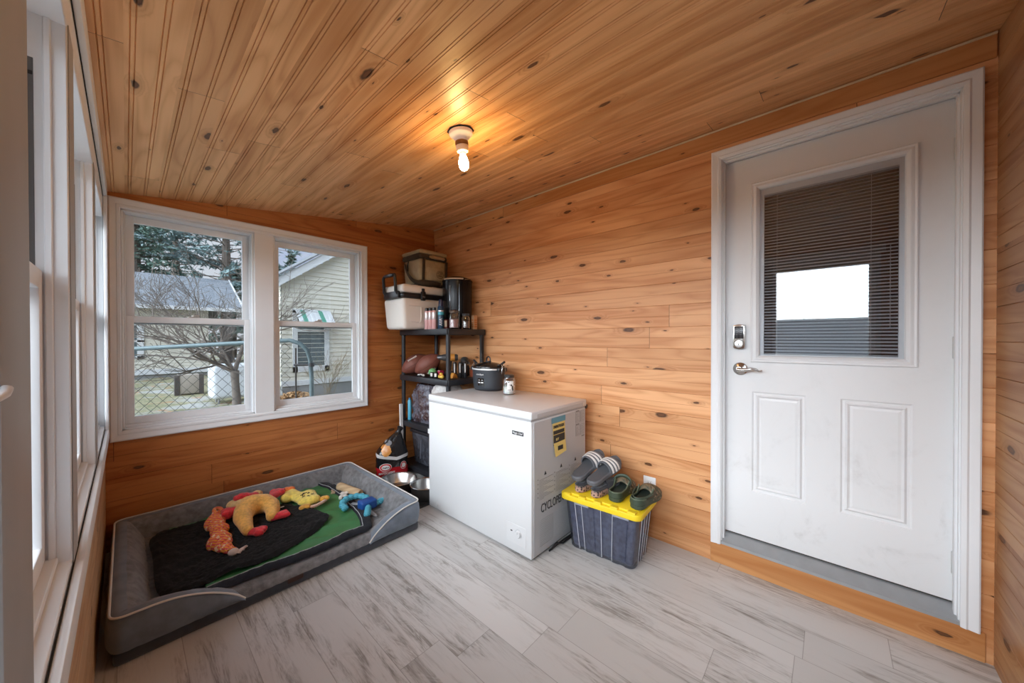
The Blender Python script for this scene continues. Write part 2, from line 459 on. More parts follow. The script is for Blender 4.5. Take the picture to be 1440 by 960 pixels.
def double_hung(name, fn, u0, u1, v0, v1, vm, depth, mt_glass, lock=True, liner=0.012):
    """fn(u, v, d) with d measured outward from the wall face"""
    b = B()
    def q(a0, a1, c0, c1, e0, e1, bev=0.002):
        p = [fn(a0, c0, e0), fn(a1, c1, e1)]
        b.box(min(p[0][0], p[1][0]), max(p[0][0], p[1][0]), min(p[0][1], p[1][1]), max(p[0][1], p[1][1]), min(p[0][2], p[1][2]), max(p[0][2], p[1][2]), bev, 1)
    L = liner
    q(u0, u0+L, v0, v1, 0.0, depth+0.09); q(u1-L, u1, v0, v1, 0.0, depth+0.09)
    q(u0, u1, v1-L, v1, 0.0, depth+0.09); q(u0, u1, v0, v0+L, 0.0, depth+0.09)
    # stops / tracks beside the sashes
    for a in (u0+L, u1-L-0.006):
        q(a, a+0.006, v0+L, v1-L, depth-0.014, depth-0.003); q(a, a+0.006, v0+L, v1-L, depth+0.028, depth+0.034)
    q(u0+L, u1-L, v0+L, v0+L+0.014, depth-0.016, depth+0.07)
    fr = struct(obj(name, b, M_vinyl))
    a0, a1 = u0+L+0.003, u1-L-0.003
    lo = B(); sash(lo, fn, a0, a1, v0+L+0.014, vm+0.026, 0.036, 0.042, 0.040, depth, depth+0.026)
    s1 = obj('lower_sash', lo, M_vinyl, fr)
    up = B(); sash(up, fn, a0, a1, vm-0.022, v1-L-0.001, 0.040, 0.040, 0.042, depth+0.036, depth+0.062)
    s2 = obj('upper_sash', up, M_vinyl, fr)
    for s, z0, z1, dd in ((s1, v0+L+0.05, vm, depth+0.013), (s2, vm, v1-L-0.03, depth+0.049)):
        p = B(); c0, c1 = fn(a0+0.03, z0, dd), fn(a1-0.03, z1, dd+0.004)
        p.box(min(c0[0], c1[0]), max(c0[0], c1[0]), min(c0[1], c1[1]), max(c0[1], c1[1]), z0, z1)
        obj('glass_pane', p, mt_glass, s, smooth=0)
    if lock:
        k = B(); um = (a0+a1)/2
        p0 = fn(um, 0, depth+0.012)
        k.box(p0[0]-0.03, p0[0]+0.03, p0[1]-0.012, p0[1]+0.012, vm+0.026, vm+0.034, 0.002, 1)
        k.lathe([(0.0, 0.0), (0.011, 0.0), (0.011, 0.008), (0.0, 0.008)], 16, (p0[0], p0[1], vm+0.034))
        k.box(p0[0]-0.006, p0[0]+0.028, p0[1]-0.010, p0[1]-0.002, vm+0.036, vm+0.046, 0.002, 1)
        obj('sash_lock', k, mat('lock_metal', (0.55, 0.53, 0.5), 0.35, 0.6), s1)
    return fr
fnW = lambda u, v, d: (u, D+d, v)
double_hung('window_1', fnW, -0.018, 0.629, 0.699, 2.012, 1.356, 0.045, M_dimpane)
double_hung('window_2', fnW, 0.748, 1.406, 0.699, 2.012, 1.356, 0.045, M_dimpane)

# ---------------------------------------------------------------- window wall: bank of units in the long side
fnL = lambda u, v, d: (LX+0.003-d, u, v)
units = [('window_3', 2.115+0.10, 2.985), ('window_4', 1.235+0.10, 2.115), ('window_5', 0.58, 1.235)]
for nm, y0, y1 in units:
    fr = double_hung(nm, fnL, y0, y1, LZ0+0.002, LZ1, 1.356, 0.035, M_pane, lock=False, liner=0.012)
    b = B(); b.box(LX-0.050, LX-0.041, y1-0.0135, y1-0.0115, 1.385, 1.82, 0.0005, 1); sl = obj('track_slot', b, mat('track_grey', (0.12, 0.12, 0.12), 0.6), fr)
    b = B(); b.box(LX-0.049, LX-0.042, y1-0.0142, y1-0.0130, 1.784, 1.792); obj('slot_hole', b, M_dark, sl)
# picture window beside the camera
b = B()
for a0, a1, c0, c1 in ((-0.30, -0.255, LZ0, LZ1+0.08), (0.435, 0.47, LZ0, LZ1+0.08), (-0.3, 0.47, LZ0, LZ0+0.045), (-0.3, 0.47, LZ1+0.055, LZ1+0.10)):
    b.box(LX-0.09, LX-0.01, a0, a1, c0, c1, 0.003, 1)
fr = struct(obj('window_6', b, M_vinyl))
b = B(); b.box(LX-0.055, LX-0.050, -0.26, 0.44, LZ0+0.04, LZ1+0.06); obj('glass_pane', b, M_pane, fr, smooth=0)

fnN = lambda u, v, d: (u, NY-d, v)
xm = (NX0+NX1)/2
double_hung('added_fill_window', fnN, NX0+0.005, NX1-0.005, NZ0+0.005, NZ1-0.005, 1.60, 0.03, M_pane, lock=False)  # unseen window, added to brighten the room
b = B(); mitred(b, lambda u, v, d: (u, NY+d, v), (NX0-0.05, NX1+0.05, NZ0-0.055, NZ1+0.055), (NX0+0.003, NX1-0.003, NZ0+0.003, NZ1-0.003), CAS)
struct(obj('added_window_trim', b, M_white, smooth=25))  # casing of the added window
# posts, sill board, head board, casings of the window bank
b = B()
for y0, y1 in ((2.115, 2.215), (1.235, 1.335)):
    b.box(LX-0.12, LX+0.003, y0, y1, LZ0, LZ1, 0.003, 1)
b.box(LX-0.12, LX+0.003, 2.985, 3.02, LZ0, LZ1, 0.003, 1)
b.box(LX-0.12, LX+0.003, 0.465, 0.58, LZ0, LZ1+0.1, 0.003, 1)
struct(obj('trim_5', b, M_white))
b = B(); b.box(LX-0.12, LX+0.0035, -0.33, 3.02, LZ0-0.02, LZ0, 0.002, 1)
struct(obj('trim_6', b, M_white))
b = B(); b.box(LX-0.03, LX+0.003, -0.33, 3.02, LZ1, 2.105, 0.002, 1)
struct(obj('trim_7', b, M_white))
b = B()
b.box(LX+0.0045, LX+0.019, -0.36, 2.93, 0.685, LZ0, 0.003, 2)       # apron casing
b.box(LX+0.0045, LX+0.019, -0.36, 2.93, 2.02, 2.094, 0.003, 2)     # head casing
b.box(LX+0.0045, LX+0.019, 2.932, 3.0, 0.685, 2.094, 0.003, 2)      # end casing
struct(obj('trim_8', b, M_white))
M_post_shade = mat('post_shade_grey', (0.36, 0.36, 0.36), 0.5, var=0.15, scale=6)  # grey puts the shade of the room-facing post faces into the colour
b = B(); b.box(LX+0.0045, LX+0.022, 0.462, 0.582, LZ0, 2.02, 0.003, 2)       # casing of the near post, coloured as its shade
struct(obj('trim_14', b, M_post_shade))
b = B()
for y0, y1 in ((2.115, 2.215), (1.235, 1.335)): b.box(LX+0.003, LX+0.0045, y0+0.002, y1, LZ0, LZ1, 0.0005, 1)  # thin sheets over the mullion faces, coloured as their shade
struct(obj('mullion_shade_sheets', b, M_post_shade))
b = B()
b.box(LX+0.0035, LX+0.006, -0.3, 2.95, LZ0-0.0008, LZ0+0.0008)
b.box(LX+0.0035, LX+0.006, -0.3, 2.95, 2.0185, 2.0195)
struct(obj('trim_9', b, M_dark))
# crank lever on the frame beside the camera
t = thing('window_crank', 'small white crank lever on the window post at the edge of the picture', 'crank', (LX-0.010, 0.445, 1.197))
b = B(); b.box(-0.001, 0.006, -0.012, 0.008, -0.015, 0.015, 0.003, 2); obj('base_plate', b, M_vinyl, t)
b = B(); b.tube([(0.004, -0.008, -0.004), (0.020, -0.008, -0.004), (0.031, -0.004, -0.003), (0.034, 0.008, 0.0), (0.034, 0.017, 0.003), (0.032, 0.020, 0.004)], [0.003, 0.003, 0.003, 0.0032, 0.0032, 0.002], 10); obj('lever', b, M_vinyl, t)

# ---------------------------------------------------------------- door
fnD = lambda u, v, d: (W-d, u, v)
b = B()
pc = [(0, 0.0), (0, 0.018), (0.1, 0.021), (0.4, 0.018), (0.6, 0.0155), (0.72, 0.019), (0.9, 0.016), (1, 0.013), (1, 0.0)]
oy0, oy1, oz0, oz1, cw = -0.424, 0.494, 0.111, 2.262, 0.048
def cas(p0, p1, q0, q1):
    vs = []
    for t, d in pc:
        vs.append(fnD(p0[0]*(1-t)+q0[0]*t, p0[1]*(1-t)+q0[1]*t, d)); vs.append(fnD(p1[0]*(1-t)+q1[0]*t, p1[1]*(1-t)+q1[1]*t, d))
    n = len(pc)
    b.mesh(vs, [(2*i, 2*i+1, 2*i+3, 2*i+2) for i in range(n-1)]+[tuple(2*i for i in range(n)), tuple(2*i+1 for i in range(n))])
cas((oy1, oz0), (oy1, oz1), (oy1-cw, oz0), (oy1-cw, oz1-cw))
cas((oy0, oz0), (oy0, oz1), (oy0+cw, oz0), (oy0+cw, oz1-cw))
cas((oy1, oz1), (oy0, oz1), (oy1-cw, oz1-cw), (oy0+cw, oz1-cw))
struct(obj('trim_10', b, M_white, smooth=25))
# jamb with stop
b = B()
for y0, y1 in ((oy1-cw-0.005, oy1-cw+0.012), (oy0+cw-0.012, oy0+cw+0.005)): b.box(W-0.002, W+0.14, y0, y1, 0.10, oz1-cw+0.01, 0.0015, 1)
b.box(W-0.002, W+0.14, oy0+cw-0.01, oy1-cw+0.01, oz1-cw-0.006, oz1-cw+0.012, 0.0015, 1)
b.box(W+0.012, W+0.034, oy1-cw-0.013, oy1-cw-0.003, 0.12, oz1-cw-0.004, 0.002, 1)
b.box(W+0.012, W+0.034, oy0+cw+0.003, oy0+cw+0.013, 0.12, oz1-cw-0.004, 0.002, 1)
b.box(W+0.012, W+0.034, oy0+cw, oy1-cw, oz1-cw-0.016, oz1-cw-0.005, 0.002, 1)
struct(obj('trim_11', b, M_white))
b = B()
b.prism([(-0.008, 0.112), (-0.008, 0.126), (0.030, 0.150), (0.058, 0.165), (0.13, 0.165), (0.13, 0.112)], oy1-oy0-2*cw-0.01+0.03, frame_M((W, oy1-cw+0.01, 0), (1, 0, 0), (0, 0, 1)))
struct(obj('trim_12', b, mat('aluminium_threshold', (0.42, 0.45, 0.47), 0.42, 0.6, var=0.15, scale=14), smooth=20))

def door_paint():
    mt = bpy.data.materials.new('scuffed_white_door'); g = N(mt); co = g.coord()
    s = g.sep(co)
    low = g.smooth(s[2], 1.2, 0.2, 0.15, 1.0)
    n1 = g.noise(co, 5.0, 5.0, 0.65, 0.8); n2 = g.noise(co, 28.0, 4.0, 0.7)
    m = g.m('MULTIPLY', g.m('MULTIPLY', g.smooth(n1, 0.50, 0.75), low), g.smooth(n2, 0.4, 0.7, 0.2, 0.5))
    c = g.mix(m, (0.76, 0.765, 0.77), (0.40, 0.385, 0.36))
    g.out(principled(g, c, 0.42)); return mt
M_door = door_paint()
SX = W+0.05                                   # room-side face of the slab
sy0, sy1, sz0, sz1 = -0.366, 0.436, 0.172, 2.204
gy0, gy1, gz0, gz1 = -0.236, 0.284, 1.143, 2.026    # glazed opening
b = B()
b.box(SX, SX+0.042, sy0, gy0, gz0, sz1); b.box(SX, SX+0.042, gy1, sy1, gz0, sz1)
b.box(SX, SX+0.042, gy0, gy1, gz1, sz1)
b.box(SX, SX+0.042, sy0, -0.257, sz0, 0.956); b.box(SX, SX+0.042, 0.313, sy1, sz0, 0.956)
b.box(SX, SX+0.042, sy0, sy1, 0.956, gz0)
# lower field with two embossed panels
def emb(y0, y1, z0, z1):
    mitred(b, lambda u, v, d: (SX-d, u, v), (y0, y1, z0, z1), (y0+0.042, y1-0.042, z0+0.042, z1-0.042), [(0, 0.0), (0.15, -0.006), (0.35, -0.006), (0.55, 0.002), (0.75, -0.004), (1, -0.0015)])
    a = [(SX+0.0015, y0+0.042, z0+0.042), (SX+0.0015, y1-0.042, z0+0.042), (SX+0.0015, y1-0.042, z1-0.042), (SX+0.0015, y0+0.042, z1-0.042)]
    b.mesh(a, [(0, 1, 2, 3)])
P = [(-0.257, -0.033), (0.091, 0.313)]; pz0, pz1 = 0.422, 0.956
b.mesh([(SX, -0.257, sz0), (SX, 0.313, sz0), (SX, 0.313, pz0), (SX, -0.257, pz0)], [(0, 1, 2, 3)])
b.mesh([(SX, -0.033, pz0), (SX, 0.091, pz0), (SX, 0.091, pz1), (SX, -0.033, pz1)], [(0, 1, 2, 3)])
for y0, y1 in P: emb(y0, y1, pz0, pz1)
b.mesh([(SX+0.042, -0.257, sz0), (SX+0.042, 0.313, sz0), (SX+0.042, 0.313, pz1), (SX+0.042, -0.257, pz1)], [(0, 1, 2, 3)])
door = struct(obj('door_1', b, M_door, smooth=20))
b = B()
mitred(b, lambda u, v, d: (SX-d, u, v), (gy0-0.034, gy1+0.036, gz0-0.03, gz1+0.034), (gy0+0.004, gy1-0.004, gz0+0.006, gz1-0.004),
       [(0, 0.0), (0, 0.008), (0.12, 0.012), (0.3, 0.009), (0.5, 0.012), (0.62, 0.012), (0.9, 0.003), (1, -0.006)])
mitred(b, lambda u, v, d: (SX-d, u, v), (gy0+0.004, gy1-0.004, gz0+0.006, gz1-0.004), (gy0+0.02, gy1-0.02, gz0+0.012, gz1-0.034), [(0, -0.006), (0, -0.012), (1, -0.012), (1, -0.030)])
obj('glass_frame', b, M_white, door, smooth=25)
b = B(); b.box(SX+0.010, SX+0.013, gy0+0.002, gy1-0.002, gz0+0.004, gz1-0.004)
obj('glass_pane', b, M_doorglass, door, smooth=0)
bl = B()
n = 54; z0, z1 = gz0+0.016, gz1-0.045
for i in range(n):
    z = z0+(z1-z0)*i/(n-1)
    bl.mesh([(SX+0.0165, gy0+0.019, z-0.0042), (SX+0.0165, gy1-0.019, z-0.0042), (SX+0.0225, gy1-0.019, z+0.0008), (SX+0.0225, gy0+0.019, z+0.0008),
             (SX+0.0285, gy1-0.019, z+0.0042), (SX+0.0285, gy0+0.019, z+0.0042)], [(0, 1, 2, 3), (3, 2, 4, 5)])
obj('blind_slats', bl, mat('blind_white', (0.60, 0.62, 0.64), 0.5), door, smooth=60)
b = B()
for y in (gy0+0.105, gy1-0.075): b.tube([(SX+0.0150, y, z0), (SX+0.0150, y, z1+0.02)], 0.0009, 6)
b.tube([(SX+0.0150, gy0+0.045, z0+0.12), (SX+0.0150, gy0+0.045, z1-0.33)], 0.0012, 6)
b.box(SX+0.015, SX+0.030, gy0+0.018, gy1-0.018, gz1-0.040, gz1-0.012, 0.002, 1)
obj('blind_rail', b, mat('blind_white', (0.60, 0.62, 0.64), 0.5), door)
b = B()
b.box(SX+0.0005, SX+0.041, sy0+0.002, sy1-0.002, sz0-0.006, sz0+0.003, 0.001, 1)
obj('door_sweep', b, mat('sweep_rubber', (0.05, 0.04, 0.035), 0.7), door)
# keypad deadbolt
dbx = SX
b = B(); b.prism([(0.398, 1.192), (0.398, 1.306), (0.392, 1.312), (0.37, 1.316), (0.348, 1.312), (0.342, 1.306), (0.342, 1.192), (0.348, 1.184), (0.37, 1.179), (0.392, 1.184)], 0.022, frame_M((dbx, 0, 0), (0, 1, 0), (0, 0, 1)) @ Matrix.Diagonal((1, 1, -1, 1)), bev=0.003)
lk = obj('deadbolt', b, M_chrome, door, smooth=30)
b = B(); b.box(dbx-0.0245, dbx-0.021, 0.349, 0.391, 1.238, 1.303, 0.004, 2); kp = obj('keypad', b, mat('keypad_black', (0.02, 0.02, 0.022), 0.25), lk)
b = B()
for i in range(5):
    for j in range(2):
        b.tube([(dbx-0.0248, 0.361+j*0.018-0.005, 1.246+i*0.0118), (dbx-0.0248, 0.361+j*0.018+0.005, 1.246+i*0.0118)], 0.0007, 5)
obj('keys', b, mat('key_marks', (0.3, 0.3, 0.32), 0.5), kp)
Mx = frame_M((dbx-0.02, 0.37, 1.21), (0, 1, 0), (0, 0, 1)) @ Matrix.Diagonal((1, 1, -1, 1))
b = B(); b.lathe([(0.0215, 0.0), (0.0215, 0.006), (0.018, 0.010), (0.0, 0.012)], 28, M=Mx); cy = obj('lock_cylinder', b, mat('satin_nickel', (0.72, 0.71, 0.69), 0.3, 1.0), lk)
b = B(); b.box(dbx-0.0335, dbx-0.031, 0.3688, 0.3712, 1.203, 1.215); obj('keyhole', b, M_dark, cy)
# lever
Mr = frame_M((SX, 0.366, 1.074), (0, 1, 0), (0, 0, 1)) @ Matrix.Diagonal((1, 1, -1, 1))
b = B(); b.lathe([(0.034, 0.0), (0.034, 0.005), (0.030, 0.009), (0.020, 0.012), (0.014, 0.016), (0.013, 0.045), (0.0, 0.047)], 32, M=Mr)
lv = obj('door_handle', b, M_chrome, door)
b = B()
xs = SX-0.046
b.tube([(xs, 0.372, 1.073), (xs-0.004, 0.35, 1.071), (xs-0.006, 0.33, 1.074), (xs-0.004, 0.31, 1.0785), (xs, 0.292, 1.077), (xs+0.003, 0.279, 1.069), (xs+0.004, 0.272, 1.069), (xs+0.006, 0.266, 1.073)],
       [0.012, 0.011, 0.0085, 0.0075, 0.0065, 0.005, 0.0045, 0.0035], 12)
obj('lever', b, M_chrome, lv)
b = B(); b.box(SX-0.050, SX-0.0465, 0.364, 0.3665, 1.068, 1.079); obj('keyhole', b, M_dark, lv)
for z in (0.33, 1.2, 2.0):
    b = B(); b.box(SX-0.006, SX+0.002, sy0-0.006, sy0+0.004, z-0.045, z+0.045, 0.002, 1)
    obj('hinge', b, mat('painted_hinge', (0.6, 0.6, 0.6), 0.4, 0.3), door)
# dark hall behind the door
b = B()
x0, x1, y0, y1, z0, z1 = SX+0.045, SX+1.6, -0.9, 1.0, 0.1, 2.36
v = [(x, y, z) for x in (x0, x1) for y in (y0, y1) for z in (z0, z1)]
b.mesh(v, [(4, 5, 7, 6), (0, 4, 6, 2), (1, 5, 7, 3), (0, 1, 5, 4), (2, 3, 7, 6)])
b.box(W+0.14, W+0.16, y0-0.05, sy0-0.01, z0-0.1, z1+0.1); b.box(W+0.14, W+0.16, sy1+0.01, y1+0.05, z0-0.1, z1+0.1)
b.box(W+0.14, W+0.16, y0, y1, sz1+0.005, z1+0.1); b.box(W+0.14, W+0.16, y0, y1, z0-0.15, sz0-0.01)
struct(obj('wall_hall', b, mat('hall_paint', (0.10, 0.10, 0.10), 0.9), smooth=0))

# outlet
t = thing('wall_outlet', 'white double outlet plate on the pine wall behind the yellow lidded tub', 'outlet', (W, 0.838, 0.317))
b = B(); b.box(-0.006, 0.0, -0.0385, 0.0385, -0.06, 0.06, 0.0035, 2); obj('cover_plate', b, M_vinyl, t)
for z in (-0.021, 0.021):
    b = B(); b.box(-0.0085, -0.004, -0.017, 0.017, z-0.014, z+0.014, 0.004, 2)
    for y in (-0.006, 0.006): b.box(-0.0092, -0.008, y-0.0012, y+0.0012, z-0.003, z+0.007, 0, 1, 1)
    obj('socket', b, [mat('socket_white', (0.75, 0.74, 0.72), 0.35), M_dark], t)

# ceiling lampholder with lit bulb
lx, ly = 1.095, 1.33
t = thing('ceiling_lampholder', 'bare lit bulb in a white porcelain lampholder on the pine ceiling', 'lamp', (lx, ly, ceil_z(lx)-0.002), rot=(0, -math.atan(CM), 0))
b = B()
for k in range(8):
    a0, a1 = 2*PI*k/8, 2*PI*(k+1)/8
    b.mesh([(0.066*math.cos(a0), 0.066*math.sin(a0), -0.001), (0.066*math.cos(a1), 0.066*math.sin(a1), -0.001), (0, 0, -0.001)], [(0, 1, 2)])
obj('junction_box', b, M_dark, t)
b = B(); b.lathe([(0.0, -0.004), (0.057, -0.004), (0.058, -0.012), (0.054, -0.020), (0.043, -0.028), (0.033, -0.040), (0.030, -0.050), (0.0, -0.050)], 36)
obj('porcelain_base', b, mat('porcelain', (0.82, 0.82, 0.82), 0.2, var=0.02), t)
b = B(); b.lathe([(0.0, -0.048), (0.031, -0.048), (0.0325, -0.055), (0.031, -0.068), (0.0, -0.068)], 32)
obj('socket_ring', b, mat('brass_dark', (0.16, 0.09, 0.03), 0.45, 0.3), t)
b = B(); b.lathe([(0.0, -0.066), (0.030, -0.066), (0.030, -0.080), (0.026, -0.094), (0.015, -0.098), (0.0135, -0.106), (0.0, -0.106)], 32)
obj('adapter', b, mat('cream_plastic', (0.80, 0.72, 0.60), 0.35), t)
mt = bpy.data.materials.new('bulb_glow'); g = N(mt)
g.out(g.n('ShaderNodeEmission', {'Color': (1.0, 0.62, 0.24), 'Strength': BULB}).outputs[0])
b = B(); b.lathe([(0.0125, -0.104), (0.013, -0.110), (0.018, -0.122), (0.0235, -0.140), (0.024, -0.158), (0.020, -0.172), (0.011, -0.181), (0.0, -0.184)], 24)
obj('light_bulb', b, mt, t)
# ================================================================ chest freezer
M_frz = mat('freezer_white', (0.66, 0.665, 0.67), 0.28, var=0.015, scale=5)
M_frz_shaded = mat('freezer_white_shaded', (0.50, 0.51, 0.525), 0.36, var=0.02, scale=5)  # freezer white darkened for the shade on the end face
M_ink = mat('black_ink', (0.03, 0.03, 0.03), 0.6)
M_greyink = mat('grey_ink', (0.25, 0.25, 0.25), 0.6)
FXx, FXb, FY0, FY1 = 1.502, 2.089, 1.222, 2.198
fz = thing('chest_freezer', 'white chest freezer standing against the pine house wall', 'freezer', (1.80, 1.71, 0))
ox, oy = 1.80, 1.71
def fb(b, x0, x1, y0, y1, z0, z1, *a, **k): b.box(x0-ox, x1-ox, y0-oy, y1-oy, z0, z1, *a, **k)
b = B(); fb(b, FXx, FXb-0.01, FY0+0.001, FY1, 0.012, 0.777, 0.006, 3); obj('cabinet', b, M_frz, fz)
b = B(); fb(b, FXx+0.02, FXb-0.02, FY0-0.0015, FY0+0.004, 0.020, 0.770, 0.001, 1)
obj('end_panel', b, M_frz_shaded, fz)
b = B()
fb(b, FXx-0.003, FXb, FY0-0.002, FY1+0.002, 0.786, 0.8325, 0.008, 3)
fb(b, FXx+0.012, FXb-0.02, FY0+0.012, FY1-0.012, 0.774, 0.790, 0.002, 1)
ld = obj('lid', b, M_frz, fz)
b = B(); fb(b, FXx+0.05, FXb-0.05, FY0-0.0035, FY0-0.001, 0.792, 0.815, 0.001, 1); obj('lid_trim', b, M_frz_shaded, ld)
b = B(); fb(b, FXx+0.0006, FXb-0.012, FY0+0.0045, FY1-0.003, 0.7765, 0.7865); obj('gasket', b, mat('gasket', (0.42, 0.42, 0.43), 0.7), fz)
for y in (FY0+0.12, FY1-0.12):
    b = B(); fb(b, FXb-0.015, FXb+0.012, y-0.03, y+0.03, 0.70, 0.80, 0.004, 2)
    obj('hinge', b, mat('hinge_grey', (0.1, 0.1, 0.1), 0.5), fz)
b = B(); b.lathe([(0, 0), (0.016, 0.0), (0.016, 0.014), (0, 0.018)], 20, M=Matrix.Translation((FXb-ox+0.006, FY0-oy+0.018, 0.782)) @ Matrix.Rotation(R(90), 4, 'X')); obj('hinge_cap', b, M_black, fz)
for x in (FXx+0.04, FXb-0.06):
    for y in (FY0+0.05, FY1-0.05):
        b = B(); b.lathe([(0, 0), (0.018, 0), (0.018, 0.014), (0, 0.014)], 16, (x-ox, y-oy, 0)); obj('foot', b, M_black, fz)
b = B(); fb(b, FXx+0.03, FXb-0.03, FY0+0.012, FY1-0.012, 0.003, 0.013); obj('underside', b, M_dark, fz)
# badge
Mf = frame_M((FXx-ox-0.0015, 1.322-oy, 0.700), (0, -1, 0), (0, 0, 1))
b = B(); b.prism([(-0.043, -0.011), (0.043, -0.011), (0.043, 0.011), (-0.043, 0.011)], 0.002, Mf, bev=0.0008); bd = obj('brand_badge', b, M_ink, fz)
text_part('badge_lettering', 'Magic Chef', 0.0165, mat('badge_silver', (0.8, 0.8, 0.8), 0.3), bd, Mf @ Matrix.Translation((0, 0, 0.0022)))
# control panel on the front, low
b = B(); fb(b, FXx-0.0022, FXx+0.001, 1.262, 1.412, 0.060, 0.172, 0.003, 1); cp = obj('control_panel', b, M_frz, fz)
b = B(); b.lathe([(0.0, 0.013), (0.017, 0.012), (0.0195, 0.009), (0.0205, 0.0), (0.0, 0.0)], 28, M=frame_M((FXx-ox-0.001, 1.317-oy, 0.124), (0, -1, 0), (0, 0, 1))); kn = obj('thermostat_knob', b, M_frz, cp)
b = B(); fb(b, FXx-0.0145, FXx-0.013, 1.3162, 1.3178, 0.126, 0.139); obj('pointer', b, M_greyink, kn)
b = B(); fb(b, FXx-0.004, FXx-0.001, 1.364, 1.378, 0.125, 0.132, 0.001, 1); obj('indicator', b, M_ink, cp)
b = B()
for k in range(22):
    a = R(-130+k*12); q = frame_M((FXx-ox-0.0026, 1.317-oy, 0.124), (0, -1, 0), (0, 0, 1))
    p0, p1 = q @ Vector((math.sin(a)*0.025, math.cos(a)*0.025, 0)), q @ Vector((math.sin(a+0.16)*0.025, math.cos(a+0.16)*0.025, 0))
    b.tube([p0, p1], 0.0005, 4)
obj('dial_scale', b, M_greyink, cp)
# drain plug
b = B(); b.lathe([(0, 0), (0.011, 0.0), (0.010, 0.004), (0, 0.004)], 16, M=frame_M((FXx-ox-0.0005, 2.10-oy, 0.045), (0, -1, 0), (0, 0, 1))); obj('drain_plug', b, M_frz, fz)
# energy guide on the end panel with its strip of blue tape
Ms = frame_M((0, FY0-oy-0.0032, 0), (1, 0, 0), (0, 0, 1))   # normal is -y
def sheet(b, x0, x1, z0, z1, h=0.0008, dz=0.0, mi=0):
    b.prism([(x0-ox, z0), (x1-ox, z0), (x1-ox, z1), (x0-ox, z1)], h, Ms @ Matrix.Translation((0, 0, dz)), mi)
b = B(); b.mesh([Ms @ Vector((x-ox, z, d)) for x, z, d in ((1.692, 0.762, 0.0005), (1.824, 0.762, 0.0005), (1.826, 0.64, 0.0015), (1.829, 0.55, 0.009), (1.712, 0.535, 0.011), (1.70, 0.63, 0.002))], [(0, 1, 2, 5), (5, 2, 3, 4)])
eg = obj('energy_label', b, mat('label_yellow', (0.80, 0.62, 0.20), 0.6), fz)
eg['label'] = 'yellow and black energy guide sheet'
b = B(); sheet(b, 1.702, 1.816, 0.668, 0.690, 0.001, 0.0012); sheet(b, 1.702, 1.818, 0.602, 0.664, 0.001, 0.0022); sheet(b, 1.738, 1.790, 0.570, 0.596, 0.001, 0.009)
obj('black_blocks', b, M_ink, eg)
text_part('guide_heading', 'ENERGYGUIDE', 0.024, M_ink, eg, Ms @ Matrix.Translation((1.759-ox, 0.712, 0.0016)), xs=0.70, bold=0.0008)
text_part('guide_price', '$27', 0.020, mat('label_yellow', (0.80, 0.62, 0.20), 0.6), eg, Ms @ Matrix.Translation((1.74-ox, 0.636, 0.0036)))
b = B(); sheet(b, 1.735, 1.812, 0.609, 0.6145, 0.0008, 0.0034)
obj('guide_bar', b, mat('label_yellow', (0.80, 0.62, 0.20), 0.6), eg)
b = B(); sheet(b, 1.684, 1.828, 0.736, 0.770, 0.0008, 0.0018); obj('tape', b, mat('blue_tape', (0.13, 0.33, 0.42), 0.6), fz)
# spec sheets printed on the panel
b = B()
for z0 in (0.696, 0.610):
    for x0, x1 in ((1.948, 1.998), (2.006, 2.052)):
        for zz in (z0, z0+0.066): sheet(b, x0, x1, zz, zz+0.001)
        for xx in (x0, x1): sheet(b, xx, xx+0.001, z0, z0+0.066)
    for k in range(6): sheet(b, 1.953, 1.99-0.006*(k % 3), z0+0.008+k*0.009, z0+0.0095+k*0.009); sheet(b, 2.010, 2.046-0.007*(k % 2), z0+0.008+k*0.009, z0+0.0095+k*0.009)
    sheet(b, 1.95, 1.99, z0+0.069, z0+0.077)
sheet(b, 2.02, 2.055, 0.595, 0.602)
obj('spec_print', b, M_greyink, fz)
# warning columns
b = B(); bi = b
for c, x0 in enumerate((1.555, 1.715, 1.875)):
    for k in range(14):
        w = 0.135-0.03*((k*7+c*5) % 4)
        sheet(b, x0+0.012, x0+0.012+w, 0.436-k*0.0085, 0.4372-k*0.0085)
    for k in range(5): sheet(bi, x0-0.004, x0+0.003, 0.440-k*0.025, 0.446-k*0.025)
    b3 = B(); b3.prism([(x0+0.058-ox, 0.456), (x0+0.080-ox, 0.456), (x0+0.069-ox, 0.478)], 0.0008, Ms); obj('warning_symbol', b3, M_ink, fz)
obj('warning_text', b, M_greyink, fz)
text_part('cyclopentane_lettering', 'CYCLOPENTANE', 0.072, M_ink, fz, Ms @ Matrix.Translation((1.582-ox, 0.268, 0.0)), xs=0.62, align='LEFT')
# louvre lines
b = B()
for x0, x1 in ((1.572, 1.70), (1.722, 2.03)):
    for k in range(15):
        z = 0.058+k*0.0105
        b.tube([Ms @ Vector((x0-ox, z, 0.0)), Ms @ Vector((x1-ox, z, 0.0))], 0.0014, 5)
obj('vent_louvres', b, M_frz_shaded, fz)
# power cord on the floor
b = B(); b.tube([(0.30, 0.055, 0.05), (0.18, 0.045, 0.012), (0.06, 0.045, 0.007), (-0.02, 0.04, 0.012), (-0.075, 0.045, 0.035), (-0.11, 0.055, 0.012), (-0.13, 0.06, 0.006), (-0.06, 0.065, 0.006), (0.05, 0.062, 0.006), (0.25, 0.058, 0.006)], 0.0055, 8)
obj('power_cord', b, M_black, fz, loc=(1.78-ox, 1.15-oy, 0))

